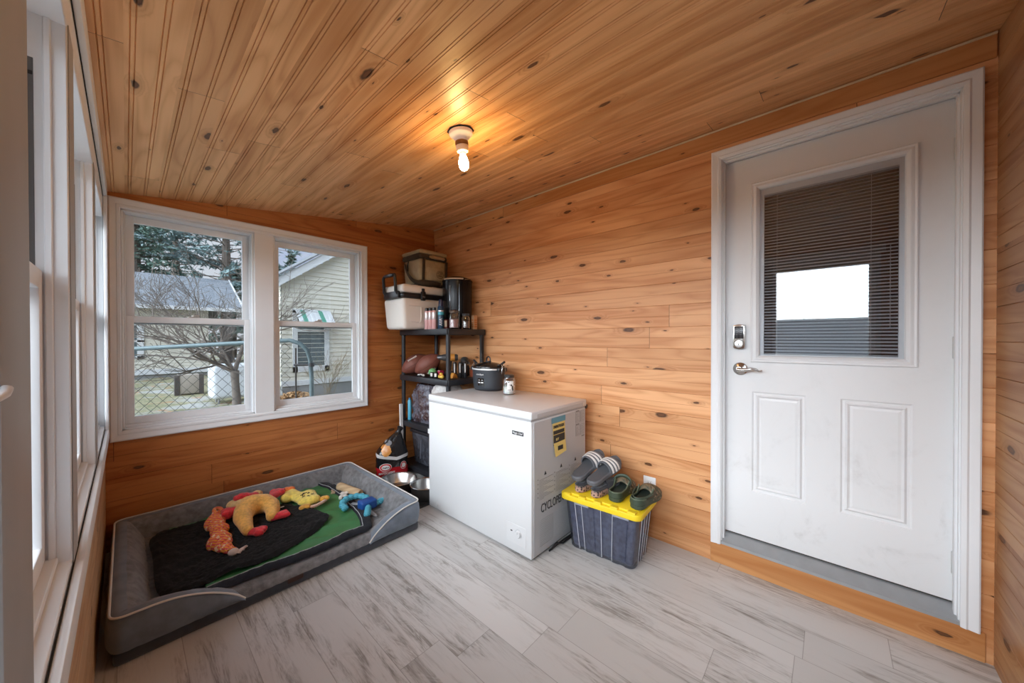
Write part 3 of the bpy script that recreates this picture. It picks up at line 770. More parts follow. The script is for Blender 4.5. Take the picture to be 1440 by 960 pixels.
# ================================================================ slow cooker
sc = thing('slow_cooker', 'dark grey oval slow cooker with a black lid on the freezer top', 'slow cooker', (1.965, 2.045, 0.8325), 0.0)
M_slate = mat('slate_metal', (0.045, 0.052, 0.062), 0.35, 0.2, var=0.05)
A, Bb = 0.112, 0.146
b = B(); b.lathe([(0.0, 0.008), (0.86, 0.008), (0.90, 0.012), (0.94, 0.03), (0.985, 0.10), (1.0, 0.163), (0.97, 0.166), (0.0, 0.166)], 56, sx=A, sy=Bb); obj('housing', b, M_slate, sc)
b = B(); b.lathe([(0.0, 0.0), (0.85, 0.0), (0.875, 0.010), (0.84, 0.012), (0, 0.012)], 56, sx=A, sy=Bb); obj('base', b, M_black, sc)
b = B(); b.lathe([(0.97, 0.163), (1.02, 0.163), (1.035, 0.168), (1.02, 0.174), (0.97, 0.174)], 56, sx=A, sy=Bb); obj('rim', b, mat('bright_rim', (0.8, 0.8, 0.8), 0.25, 0.3), sc)
b = B(); b.lathe([(0.0, 0.174), (0.99, 0.174), (1.01, 0.182), (0.985, 0.190), (0.90, 0.196), (0.6, 0.212), (0.2, 0.222), (0.0, 0.223)], 56, sx=A, sy=Bb); ldd = obj('lid', b, mat('smoked_lid', (0.02, 0.016, 0.014), 0.12), sc)
b = B()
b.lathe([(0.0, 0.220), (0.024, 0.220), (0.022, 0.229), (0.0, 0.231)], 24)
b.tube([(0, 0.020, 0.227), (0, 0.021, 0.245), (0, 0.014, 0.259), (0, 0, 0.264), (0, -0.014, 0.259), (0, -0.021, 0.245), (0, -0.020, 0.227)], 0.0055, 8)
obj('lid_handle', b, M_black, ldd)
for s in (1, -1):
    b = B()
    b.box(-0.045, 0.045, s*0.150-0.018, s*0.150+0.018, 0.150, 0.182, 0.008, 2)
    obj('side_handle', b, M_black, sc)
    b = B()
    y = s*0.166
    b.tube([(-0.018, y, 0.135), (-0.018, y+s*0.006, 0.19), (-0.012, y-s*0.01, 0.208), (0.012, y-s*0.01, 0.208), (0.018, y+s*0.006, 0.19), (0.018, y, 0.135)], 0.0022, 8)
    ho = obj('clamp_wire', b, mat('polished_steel', (0.75, 0.75, 0.75), 0.15, 1.0), sc)
    b = B(); b.box(-0.022, 0.022, y-s*0.035-0.012, y-s*0.035+0.012, 0.196, 0.207, 0.004, 2); b.tube([(0, y-s*0.03, 0.205), (0, y+s*0.012, 0.228)], [0.007, 0.009], 10); obj('clamp_latch', b, M_black, ho)
def onell(ang, z0, z1, da, off):
    """patch on the oval housing, angle measured about z"""
    v = []
    for k in range(7):
        a = ang-da+2*da*k/6
        for z in (z0, z1):
            rr = 0.985+0.015*(z-0.1)/0.063 if z > 0.1 else 0.94+0.045*(z-0.03)/0.07
            v.append(((A*rr+off)*math.cos(a), (Bb*rr+off)*math.sin(a), z))
    return v, [(2*i, 2*i+2, 2*i+3, 2*i+1) for i in range(6)]
b = B(); v, f = onell(R(190), 0.040, 0.100, 0.235, 0.0012); b.mesh(v, f); pn = obj('control_panel', b, mat('gloss_black', (0.01, 0.01, 0.01), 0.15), sc)
for da in (-0.10, 0.10):
    b = B(); v, f = onell(R(190)+da, 0.062, 0.071, 0.075, 0.0026); b.mesh(v, f); obj('button', b, mat('button_white', (0.8, 0.8, 0.8), 0.4), pn)
    b = B()
    v, f = onell(R(190)+da*1.0, 0.083, 0.088, 0.05, 0.0024); b.mesh(v, f)
    obj('button_icon', b, mat('icon_grey', (0.5, 0.5, 0.5), 0.5), pn)
Ml = frame_M((-0.1135, 0.012, 0.130), (0.02, -1, 0), (0, 0, 1))
text_part('lettering', 'crockpot', 0.020, mat('button_white', (0.8, 0.8, 0.8), 0.4), sc, frame_M((-0.1128, -0.022, 0.130), (0.10, -1, 0), (0, 0, 1)))

# ================================================================ candle jar
cj = thing('candle_jar', 'clear glass jar with white candle wax and a printed label on the freezer lid', 'candle', (1.885, 1.745, 0.8325))
b = B(); b.lathe([(0.0, 0.003), (0.040, 0.003), (0.0445, 0.008), (0.046, 0.02), (0.046, 0.095), (0.042, 0.112), (0.036, 0.120), (0.036, 0.137), (0.033, 0.137), (0.033, 0.120), (0.040, 0.108), (0.0435, 0.09), (0.0435, 0.012), (0, 0.008)], 36)
def clear(name, tint=(0.95, 0.96, 0.96), refl=0.05):
    return glass(name, refl, tint, 0.03)
obj('glass', b, clear('jar_glass'), cj)
b = B(); b.lathe([(0.0, 0.009), (0.0425, 0.011), (0.0425, 0.062), (0.0, 0.060)], 32); obj('wax', b, mat('wax', (0.82, 0.80, 0.76), 0.45, **{'Subsurface Weight': 0.2}), cj)
b = B(); b.lathe([(0.0, 0.146), (0.034, 0.146), (0.0375, 0.143), (0.0375, 0.126), (0.0365, 0.124), (0.0, 0.124)], 32)
obj('lid', b, mat('pewter_lid', (0.10, 0.10, 0.10), 0.35, 0.9), cj)
b = B(); v = []
for k in range(9):
    a = R(205)+R(62)*k/8
    for z in (0.030, 0.102): v.append((0.0465*math.cos(a), 0.0465*math.sin(a), z))
b.mesh(v, [(2*i, 2*i+2, 2*i+3, 2*i+1) for i in range(8)]); lb = obj('label', b, mat('label_white', (0.80, 0.80, 0.78), 0.6), cj)
b = B()
def cyl_patch(b, a0, a1, z0, z1, r=0.0470):
    n = 4; v = []
    for k in range(n+1):
        a = R(a0+(a1-a0)*k/n)
        for z in (z0, z1): v.append((r*math.cos(a), r*math.sin(a), z))
    b.mesh(v, [(2*i, 2*i+2, 2*i+3, 2*i+1) for i in range(n)])
cyl_patch(b, 247, 262, 0.045, 0.068); cyl_patch(b, 250, 264, 0.033, 0.046); cyl_patch(b, 211, 226, 0.092, 0.096)
for k in range(5): cyl_patch(b, 210+k*7, 214+k*7, 0.036, 0.042)
cyl_patch(b, 222, 240, 0.074, 0.076); cyl_patch(b, 236, 250, 0.066, 0.078)
obj('label_print', b, M_ink, lb)

# ================================================================ storage tub with shoes
tb = thing('storage_tub', 'clear plastic tub with a yellow lid standing between the freezer and the door', 'storage tub', (1.905, 0.968, 0.0), R(3.9))
M_tub = glass('clear_tub', 0.07, (0.74, 0.76, 0.82), 0.12)
b = B()
H0, H1, wx0, wy0, wx1, wy1 = 0.0, 0.300, 0.115, 0.190, 0.136, 0.220
def tubloop(z, ins=0.0):
    t = z/H1; wx, wy = wx0+(wx1-wx0)*t-ins, wy0+(wy1-wy0)*t-ins
    pts = []
    rc = 0.03
    def side(p0, p1, nrm, ribs):
        for k in range(41):
            s = k/40; x = p0[0]+(p1[0]-p0[0])*s; y = p0[1]+(p1[1]-p0[1])*s
            d = 0.0
            for c, w in ribs:
                if abs(s-c) < w: d = -0.006
            pts.append((x+nrm[0]*d, y+nrm[1]*d))
    side((-wx, wy-rc), (-wx, -wy+rc), (-1, 0), ((0.16, 0.055), (0.62, 0.09), (0.36, 0.05), (0.88, 0.05)))
    for k in range(1, 6): a = R(180+15*k); pts.append((-wx+rc+rc*math.cos(a), -wy+rc+rc*math.sin(a)))
    side((-wx+rc, -wy), (wx-rc, -wy), (0, -1), ((0.3, 0.12), (0.75, 0.12)))
    for k in range(1, 6): a = R(270+15*k); pts.append((wx-rc+rc*math.cos(a), -wy+rc+rc*math.sin(a)))
    side((wx, -wy+rc), (wx, wy-rc), (1, 0), ((0.3, 0.1), (0.7, 0.1)))
    for k in range(1, 6): a = R(15*k); pts.append((wx-rc+rc*math.cos(a), wy-rc+rc*math.sin(a)))
    side((wx-rc, wy), (-wx+rc, wy), (0, 1), ((0.5, 0.1),))
    for k in range(1, 6): a = R(90+15*k); pts.append((-wx+rc+rc*math.cos(a), wy-rc+rc*math.sin(a)))
    return [Vector((x, y, z)) for x, y in pts]
rows = [tubloop(0.004, 0.006), tubloop(0.012), tubloop(0.288), tubloop(0.300)]
n = len(rows[0]); v = [p for r in rows for p in r]
b.mesh(v, [(j*n+k, j*n+(k+1) % n, (j+1)*n+(k+1) % n, (j+1)*n+k) for j in range(3) for k in range(n)]+[tuple(range(n))])
obj('clear_body', b, M_tub, tb, smooth=30)
b = B()
for s, yy in ((-1, None),):
    for c in (0.105, 0.215, 0.53, 0.71):
        y = (wy0-0.03)-(2*(wy0-0.03))*c; y2 = (wy1-0.03)-(2*(wy1-0.03))*c
        b.tube([(-wx0-0.0005, y, 0.012), (-wx1+0.001, y2, 0.283)], 0.0016, 6)
for c in (0.18, 0.42, 0.63, 0.87):
    x = -wx0+0.03+(2*wx0-0.06)*c; x2 = -wx1+0.03+(2*wx1-0.06)*c
    b.tube([(x, -wy0-0.0005, 0.012), (x2, -wy1+0.001, 0.283)], 0.0016, 6)
obj('rib', b, mat('frosted_rib', (0.62, 0.64, 0.70), 0.3), tb)
b = B(); b.taper((wx0-0.012, wy0-0.012), (wx1-0.015, wy1-0.015), 0.008, 0.278, 0.02, 3)
obj('packed_cloth', b, fabric('grey_blue_cloth', (0.085, 0.095, 0.15), 0.35, 45), tb)
M_yel = mat('yellow_plastic', (0.83, 0.60, 0.02), 0.38, var=0.04, scale=12)
b = B()
def rrect(x0, x1, y0, y1, r, n=6):
    return [(cx_+r*math.cos(R(a0+90*k/n)), cy_+r*math.sin(R(a0+90*k/n))) for cx_, cy_, a0 in ((x1-r, y1-r, 0), (x0+r, y1-r, 90), (x0+r, y0+r, 180), (x1-r, y0+r, 270)) for k in range(n+1)]
b.prism(rrect(-0.160, 0.152, -0.240, 0.240, 0.040), 0.033, Matrix.Translation((0, 0, 0.293)), bev=0.007)
b.prism(rrect(-0.140, 0.132, -0.218, 0.218, 0.030), 0.017, Matrix.Translation((0, 0, 0.318)), bev=0.004)
for k in range(5):
    y = -0.19+k*0.095
    b.box(-0.158, -0.128, y-0.022, y+0.022, 0.320, 0.3355, 0.004, 2)
lid = obj('tub_lid', b, M_yel, tb)
for y in (-0.13, 0.10):
    b = B(); b.box(-0.152, -0.136, y-0.045, y+0.045, 0.280, 0.2945, 0.003, 2)
    obj('lid_clip', b, mat('frosted_clip', (0.30, 0.31, 0.34), 0.35), tb)
LIDZ = 0.3355

# shoe outline: half widths (outer, inner) along the length, heel s=0 to toe s=1
def sole_w(s, wd):
    pts = [(0.0, 0.0), (0.02, 0.42), (0.06, 0.62), (0.15, 0.74), (0.35, 0.72), (0.5, 0.80), (0.68, 1.0), (0.82, 0.97), (0.92, 0.76), (0.975, 0.46), (1.0, 0.0)]
    for (a, x), (c, y) in zip(pts, pts[1:]):
        if a <= s <= c: return wd*(x+(y-x)*((s-a)/(c-a) if c > a else 0))
    return 0
SS = [0, .008, .02, .04, .07, .11, .16, .22, .3, .38, .46, .54, .62, .7, .77, .83, .88, .925, .96, .982, .994, 1.0]
def sole(b, L, wd, zb, zt, mi=0, ins=0.0, dz=lambda s: 0.0, edge=0.004):
    """closed sole slab, length along +x from heel to toe; dz lifts the profile"""
    rows = []
    for lev, (z, e) in enumerate(((zb, edge), (zb+edge, 0), (zt-edge, 0), (zt, edge))):
        lp = []
        for sgn in (1, -1):
            seq = SS if sgn == 1 else SS[::-1]
            for s in seq[:-1]:
                w = max(0.0, sole_w(s, wd)-e-ins)
                x = (ins+e)+(L-2*(ins+e))*s
                lp.append((x, sgn*w+0.06*wd*math.sin(s*PI)*0.6, z+dz(s)))
        rows.append(lp)
    n = len(rows[0]); v = [p for r in rows for p in r]
    f = [(j*n+k, j*n+(k+1) % n, (j+1)*n+(k+1) % n, (j+1)*n+k) for j in range(3) for k in range(n)]
    half = n//2
    for base, flip in ((0, 1), (3*n, 0)):
        for k in range(half):
            a, a2 = base+k, base+k+1
            c, c2 = base+(n-k) % n, base+(n-k-1) % n
            q = [a, a2, c2, c]; q2 = []
            for i in q:
                if i not in q2: q2.append(i)
            if len(q2) > 2: f.append(tuple(q2))
    b.mesh(v, f, mi); return b
def band(b, L, wd, s0, s1, h0, h1, zt, mi=0, th=0.006, out=0.004, drop=0.0, n=22, m=6, ang=0.0):
    """arched strap across the foot from s0 to s1"""
    def P(u, w, o):
        s = s0+(s1-s0)*u; a = PI*w
        s = s+ang*math.cos(a)
        ww = sole_w(min(s, 1), wd)+out+o; h = h0+(h1-h0)*u+o
        return (L*s, ww*math.cos(a)+0.036*wd*math.sin(s*PI), zt-drop+(h+drop)*max(0.0, math.sin(a))**0.75)
    b.grid(lambda u, w: P(u, w, 0), m, n, mi); b.grid(lambda u, w: P(u, w, -th), m, n, mi)
    for w in (0, 1):
        pass
    for u in (0, 1):
        b.grid(lambda t, w: P(u, w, -th*t), 1, n, mi)
    return b

M_slide = mat('slide_rubber', (0.115, 0.118, 0.13), 0.6, var=0.08, bump=0.15, bscale=500)
M_slide2 = mat('slide_strap', (0.13, 0.135, 0.15), 0.55, var=0.08)
M_stripe = mat('slide_stripe', (0.74, 0.72, 0.70), 0.6)
def slide(label, loc, rot):
    t = thing('slide_sandal', label, 'sandal', loc, group='shoes on the yellow tub lid', rot=rot)
    L, wd = 0.292, 0.057
    lift = lambda s: 0.010*(1-math.sin(min(1, s/0.6)*PI/2)) + 0.022*max(0, (s-0.72)/0.28)**2
    b = B(); sole(b, L, wd, 0.0, 0.030, dz=lift, edge=0.006); obj('sole', b, M_slide, t)
    b = B(); sole(b, L-0.012, wd-0.007, 0.0295, 0.0325, dz=lift, edge=0.001)
    for v in b.bm.verts: v.co.x += 0.006
    obj('footbed', b, mat('slide_footbed', (0.085, 0.088, 0.098), 0.65, bump=0.4, bscale=300), t)
    b = B(); band(b, L, wd, 0.50, 0.82, 0.052, 0.034, 0.034, out=0.003, drop=0.024, th=0.007)
    st = obj('strap', b, M_slide2, t, smooth=50)
    for k in range(3):
        s0 = 0.545+k*0.085
        b = B(); band(b, L, wd, s0, s0+0.040, 0.0525-0.0047*k*1.0, 0.0503-0.0047*k, 0.0342, out=0.0042, drop=0.018, th=0.003, m=2)
        obj('stripe', b, M_stripe, st, smooth=50)
    return t
slide('grey slide with three white stripes, nearer the freezer, on top of the slippers', (1.775, 1.112, 0.389), (0, R(-20), R(-5)))
slide('grey slide with three white stripes, nearer the green clogs, on top of the slippers', (1.780, 1.015, 0.386), (0, R(-16), R(-7)))

def leopard():
    mt = bpy.data.materials.new('leopard_fabric'); g = N(mt); co = g.coord()
    v = g.n('ShaderNodeTexVoronoi', {'Vector': co, 'Scale': 62.0}).outputs['Distance']
    nz = g.noise(co, 120.0, 2.0)
    m = g.smooth(g.m('ADD', v, g.m('MULTIPLY', nz, 0.35)), 0.48, 0.58)
    c = g.mix(m, (0.03, 0.022, 0.02), (0.42, 0.26, 0.20))
    g.out(principled(g, c, 0.8)); return mt
M_leo = leopard()
def slipper(label, loc, rot):
    t = thing('house_slipper', label, 'slipper', loc, group='slippers under the slides', rot=rot)
    L, wd = 0.245, 0.043
    b = B(); sole(b, L, wd, 0.0, 0.034, edge=0.006); obj('sole', b, M_leo, t)
    b = B(); sole(b, L, wd+0.001, 0.033, 0.056, edge=0.010); obj('footbed', b, fabric('black_plush', (0.022, 0.022, 0.028), 0.3, 90), t)
    b = B(); band(b, L, wd, 0.42, 0.86, 0.040, 0.026, 0.040, out=0.004, drop=0.02, th=0.008); obj('upper', b, fabric('black_plush', (0.022, 0.022, 0.028), 0.3, 90), t, smooth=50)
    return t
slipper('leopard print slipper with black lining on the yellow lid, next to the freezer', (1.775, 1.102, LIDZ), (0, 0, R(-8)))
slipper('leopard print slipper with black lining on the yellow lid, next to the green clog', (1.775, 0.995, LIDZ), (0, 0, R(-6)))

def camo():
    mt = bpy.data.materials.new('camo_rubber'); g = N(mt); co = g.coord()
    n1 = g.noise(co, 28.0, 3.0, 0.6, 1.0); n2 = g.noise(co, 55.0, 3.0, 0.6, 1.0)
    c = g.mix(g.smooth(n1, 0.48, 0.54), (0.045, 0.055, 0.030), (0.13, 0.09, 0.05))
    c = g.mix(g.smooth(n2, 0.56, 0.61), c, (0.28, 0.22, 0.15))
    c = g.mix(g.smooth(n2, 0.40, 0.36), c, (0.012, 0.013, 0.010))
    g.out(principled(g, c, 0.55)); return mt
M_camo = camo()
M_green = mat('clog_green', (0.040, 0.058, 0.036), 0.55, var=0.12, scale=20)
def clog(label, loc, rot, strap_side=True):
    t = thing('rubber_clog', label, 'clog', loc, group='shoes on the yellow tub lid', rot=rot)
    L, wd = 0.268, 0.053
    lift = lambda s: 0.012*max(0, (s-0.75)/0.25)**2
    b = B(); sole(b, L, wd, 0.0, 0.030, dz=lift, edge=0.006); obj('sole', b, M_green, t)
    b = B(); sole(b, L-0.02, wd-0.008, 0.028, 0.036, dz=lift, edge=0.002)
    for v in b.bm.verts: v.co.x += 0.010
    obj('footbed', b, mat('clog_footbed', (0.030, 0.042, 0.032), 0.65, bump=0.3, bscale=200), t)
    # shell: full dome from mid-foot to toe, low walls round the heel
    def hgt(s):
        if s < 0.42: return 0.050+0.012*(1-s/0.42)**2*0.5
        if s < 0.56:
            q = (s-0.42)/0.14; return 0.050+(0.092-0.050)*(q*q*(3-2*q))
        return 0.092-0.062*((s-0.56)/0.44)**2.2
    def P(s, w, o):
        a = PI*w; wdt = sole_w(s, wd)+0.004+o
        h = hgt(s)+o-0.02
        return (L*s, wdt*math.cos(a)*(1-0.12*math.sin(a))+0.036*wd*math.sin(s*PI), 0.02+lift(s)+max(0, h)*max(0.0, math.sin(a))**0.62)
    b = B()
    s0, s1 = 0.50, 0.998
    b.grid(lambda u, w: P(s0+(s1-s0)*u, w, 0), 20, 24); b.grid(lambda u, w: P(s0+(s1-s0)*u, w, -0.005), 20, 24)
    b.grid(lambda u, w: P(s0, w, -0.005*u), 1, 24)
    obj('toe_shell', b, M_camo, t, smooth=60)
    # heel wall: outline extruded, height varies
    b = B(); seq = [(s, 1) for s in SS[::-1] if s <= 0.56]+[(s, -1) for s in SS[1:] if s <= 0.56]
    def wall(k, v, o):
        s, sg = seq[k]; w = sole_w(s, wd)+0.003-o
        hh = 0.028+(hgt(min(s, 0.45))-0.028 + (0.03*max(0, (s-0.42)/0.14)))*v
        return (L*s+(o if s < 0.1 else 0)-(0.003 if s < 0.02 else 0), sg*max(0, w)*(1-0.06*v)+0.036*wd*math.sin(s*PI), hh+lift(s))
    n = len(seq)
    for o in (0, 0.006):
        b.grid(lambda u, v: wall(round(u*(n-1)), v, o), n-1, 5)
    b.grid(lambda u, v: wall(round(u*(n-1)), 1, 0.006*v), n-1, 1)
    obj('heel_wall', b, M_green, t, smooth=50)
    b = B(); b.tube([wall(k, 1, 0.003) for k in range(n)], 0.0042, 8); obj('collar', b, mat('clog_collar', (0.10, 0.13, 0.085), 0.55), t)
    b = B()
    pts = []
    for k in range(17):
        a = PI*k/16
        pts.append((L*0.50-0.118*math.sin(a), 0.052*math.cos(a), 0.064-0.012*math.sin(a)) if strap_side else (L*0.50+0.03*math.sin(a), 0.054*math.cos(a), 0.066+0.034*math.sin(a)))
    vs = []
    for p in pts: vs += [Vector(p)+Vector((0, 0, -0.010)), Vector(p)+Vector((0, 0, 0.010))]
    if strap_side:
        vs = []
        for p in pts: vs += [Vector(p)+Vector((0.004, 0, -0.011)), Vector(p)+Vector((-0.004, 0, 0.011))]
    b.mesh(vs, [(2*i, 2*i+1, 2*i+3, 2*i+2) for i in range(16)])
    st = obj('heel_strap', b, M_green, t, smooth=60)
    md = st.modifiers.new('s', 'SOLIDIFY'); md.thickness = 0.004
    for sg in (1, -1):
        b = B(); b.lathe([(0, 0.006), (0.008, 0.005), (0.009, 0.0), (0, 0)], 16, M=frame_M((L*0.50, sg*0.052, 0.064), (1, 0, 0), (0, 0, 1)) @ Matrix.Diagonal((1, 1, sg, 1))); obj('rivet', b, M_black, st)
    return t
clog('dark green rubber clog on the yellow lid, between the slides and the other clog', (1.800, 0.885, LIDZ), (0, 0, R(5)), False)
clog('dark green camouflage rubber clog at the door end of the yellow lid', (1.797, 0.764, LIDZ), (0, 0, R(-3)), True)

# ================================================================ dog bed
bx0, bx1, by0, by1 = -0.050, 1.285, 1.980, 3.060
M_bed = fabric('bed_grey_blue', (0.150, 0.182, 0.225), 0.2, 18, 0.3, 600)
M_bedin = fabric('bed_plush_grey', (0.170, 0.172, 0.180), 0.38, 34, 0.8, 260)
M_beddark = fabric('bed_base_fabric', (0.048, 0.056, 0.070), 0.2, 20, 0.3, 600)
M_pipe = mat('piping_cream', (0.66, 0.64, 0.60), 0.7)
bed = thing('dog_bed', 'large grey bolstered dog bed on the floor under the far window', 'dog bed', ((bx0+bx1)/2, (by0+by1)/2, 0))
cx, cy = (bx0+bx1)/2, (by0+by1)/2
b = B(); b.box(bx0-cx+0.006, bx1-cx-0.006, by0-cy+0.006, by1-cy, 0.0, 0.056, 0.016, 3); obj('base_cushion', b, M_beddark, bed)
def bedtop(u, v):
    x = bx0+0.03+(bx1-bx0-0.06)*u; y = by0+0.004+(by1-by0-0.05)*v
    e = min(u, 1-u, v*0.8, 1-v)
    z = 0.050+0.034*min(1, (e/0.03))**0.5
    z += 0.0022*math.sin(x*75+y*75)*math.sin(x*75-y*75)
    return (x-cx, y-cy, z)
b = B(); b.grid(bedtop, 150, 120); obj('mattress_top', b, M_bedin, bed, smooth=60)
# U shaped bolster swept round back and sides, with tapering front ends
def rounded_path():
    P = [(0.360, by0), (bx0, by0), (bx0, by1), (bx1, by1), (bx1, by0), (0.945, by0)]
    rad = 0.05; out = []
    for i, p in enumerate(P):
        p = Vector((*p, 0))
        if i in (0, len(P)-1): out.append((p, None)); continue
        a = (Vector((*P[i-1], 0))-p).normalized(); c = (Vector((*P[i+1], 0))-p).normalized()
        for k in range(7):
            t = k/6
            q = (p+a*rad)*(1-t)**2+p*2*t*(1-t)+(p+c*rad)*t*t
            out.append((q, None))
    # resample
    pts = [q for q, _ in out]; res = [pts[0]]
    for q in pts[1:]:
        d = (q-res[-1]).length; m = max(1, int(d/0.022))
        s = res[-1].copy()
        for k in range(1, m+1): res.append(s.lerp(q, k/m))
    return res
path = rounded_path()
acc = [0]
for a, c in zip(path, path[1:]): acc.append(acc[-1]+(c-a).length)
tot = acc[-1]
def inward(i):
    d = (path[min(i+1, len(path)-1)]-path[max(i-1, 0)]).normalized()
    return Vector((d.y, -d.x, 0))     # path runs front-left, back, front-right: inside lies to this side
bm_prof = [(0.0, 0.052), (-0.014, 0.080), (-0.020, 0.120), (-0.010, 0.165), (0.004, 0.184), (0.03, 0.191), (0.07, 0.188), (0.105, 0.172), (0.135, 0.140), (0.160, 0.105), (0.180, 0.078), (0.175, 0.060)]
def hscale(i):
    e0, e1 = acc[i], tot-acc[i]
    e = min(e0, e1)
    return max(0.02, math.sin(min(1, e/0.30)*PI/2)**0.75) if e < 0.30 else 1.0
b = B(); vs = []; npf = len(bm_prof)
for i, p in enumerate(path):
    inn = inward(i); h = hscale(i)
    # mitre at corners: widen by the local turn
    for j, (w, z) in enumerate(bm_prof):
        wr = 0.0035*mnoise.noise(Vector((p.x*14, p.y*14, j*0.9)))+0.002*math.sin(acc[i]*95+2*mnoise.noise(p*5))*(1 if j in (7, 8, 9) else 0.3)
        front = acc[i] < 0.36 or tot-acc[i] < 0.32
        wsc = 0.66
        q = p+inn*((w*wsc)+wr)
        # clamp the inside so that mitred corners do not overlap
        q.x = min(max(q.x, bx0-0.024), bx1+0.014)
        zz = 0.050+(z-0.050)*h
        vs.append(Vector((q.x-cx, q.y-cy, zz+wr*0.6*h)))
fs = [(i*npf+j, (i+1)*npf+j, (i+1)*npf+j+1, i*npf+j+1) for i in range(len(path)-1) for j in range(npf-1)]
fs += [tuple(range(npf)), tuple((len(path)-1)*npf+j for j in range(npf))]
bv = b.mesh(vs, fs)
b.bm.faces.ensure_lookup_table()
for k, f in enumerate(b.bm.faces):
    if k < (len(path)-1)*(npf-1) and (k % (npf-1)) >= 6: f.material_index = 1
bo = obj('bolster', b, [M_bed, M_bedin], bed, smooth=50)
b = B(); pp = []
for i, p in enumerate(path):
    inn = inward(i); h = hscale(i); q = p-inn*0.0005
    pp.append((q.x-cx, q.y-cy, 0.052+(0.1865-0.050)*h))
b.tube(pp, 0.0042, 8); obj('piping', b, M_pipe, bo)
b = B(); b.box(0.565-0.034-cx, 0.565+0.034-cx, by0-cy-0.002, by0-cy+0.007, 0.030, 0.050, 0.001, 1); obj('brand_tag', b, mat('brown_leather_tag', (0.05, 0.022, 0.016), 0.6), bed)

# ---------------------------------------------------------------- blanket on the bed
MT = 0.0865
def quad(c, u, v):
    a = Vector(c[0]).lerp(Vector(c[1]), u); d = Vector(c[3]).lerp(Vector(c[2]), u)
    return a.lerp(d, v)
def wr(x, y, amp, f=7.0, seed=0.0):
    return amp*(0.6*mnoise.noise(Vector((x*f, y*f, seed)))+0.4*mnoise.noise(Vector((x*f*2.7, y*f*2.7, seed+3)))+0.6)
blk = thing('pet_blanket', 'green and black pet blanket with navy edging, spread over the dog bed', 'blanket', (0.55, 2.45, MT))
M_lin = mat('green_nylon', (0.050, 0.190, 0.062), 0.45, var=0.2, scale=10, bump=0.2, bscale=60)
M_navy = fabric('navy_binding', (0.006, 0.008, 0.015), 0.3, 40, sheen=0.05)
M_fur = fabric('black_fur', (0.0035, 0.0035, 0.004), 0.6, 70, 1.0, 180, 1.0, 0.02)
GQ = [(0.165, 2.965), (1.005, 2.965), (0.955, 2.085), (0.235, 2.095)]     # back-left, back-right, front-right, front-left
def gsurf(u, v, lift=0.0):
    p = quad([(x, y, 0) for x, y in GQ], u, v)
    x, y = p.x+0.010*math.sin(v*9)+0.062*u*math.sin(PI*v), p.y+0.010*math.sin(u*8)
    crease = 0.006*max(0, math.sin((x*0.8+y)*26+3*mnoise.noise(Vector((x*5, y*5, 1)))))**2
    return Vector((x-0.55, y-2.45, 0.004+wr(x, y, 0.011, 6, 2.0)+crease+lift))
b = B(); b.grid(lambda u, v: gsurf(u, v), 70, 70); obj('green_lining', b, M_lin, blk, smooth=80)
b = B()
edge = [gsurf(1, v/40) for v in range(41)]+[gsurf(1-u/50, 1) for u in range(1, 51)]
vs = []
for i, p in enumerate(edge):
    d = (edge[min(i+1, len(edge)-1)]-edge[max(i-1, 0)]); d.z = 0; d.normalize(); nn = Vector((d.y, -d.x, 0))
    wv = 0.004*math.sin(i*1.7)
    for o, z in ((0.012, 0.003), (0.006, 0.012), (-0.012, 0.013+wv), (-0.046, 0.012-wv), (-0.054, 0.001)): vs.append(p+nn*o+Vector((0, 0, z)))
b.mesh(vs, [(i*5+j, (i+1)*5+j, (i+1)*5+j+1, i*5+j+1) for i in range(len(edge)-1) for j in range(4)])
obj('binding', b, M_navy, blk, smooth=70)
b = B(); b.tube([p+Vector((0, 0, 0.013)) for p in edge], 0.0022, 6); obj('edge_piping', b, mat('grey_cord', (0.42, 0.43, 0.45), 0.7), blk)
BQ = [(0.115, 2.86), (0.74, 2.74), (0.845, 2.36), (0.145, 2.035)]
FUR = [(0.095, 2.87), (0.281, 2.89), (0.48, 2.875), (0.66, 2.83), (0.765, 2.70), (0.83, 2.56), (0.862, 2.36), (0.712, 2.225), (0.493, 2.134), (0.32, 2.145), (0.165, 2.13), (0.088, 2.21), (0.085, 2.55)]
def fsurf(u, v):
    """radial sheet: u goes round the outline, v from centre to edge"""
    n = len(FUR); f = u*n; i = int(f) % n; t = f-int(f)
    p0, p1, p2, p3 = [Vector((*FUR[(i+k-1) % n], 0)) for k in range(4)]
    p = 0.5*((2*p1)+(p2-p0)*t+(2*p0-5*p1+4*p2-p3)*t*t+(3*p1-p0-3*p2+p3)*t*t*t)
    c = Vector((0.44, 2.43, 0)); q = c.lerp(p, v)
    z = 0.014+wr(q.x, q.y, 0.020, 7, 5.0)
    z += 0.007*mnoise.noise(Vector((q.x*60, q.y*60, 0)))+0.004*mnoise.noise(Vector((q.x*130, q.y*130, 4)))
    if v > 0.93: z -= (v-0.93)/0.07*0.014
    return Vector((q.x-0.55, q.y-2.45, z+0.010))
b = B(); b.grid(fsurf, 220, 70, closed_u=True); obj('black_fur', b, M_fur, blk, smooth=80)

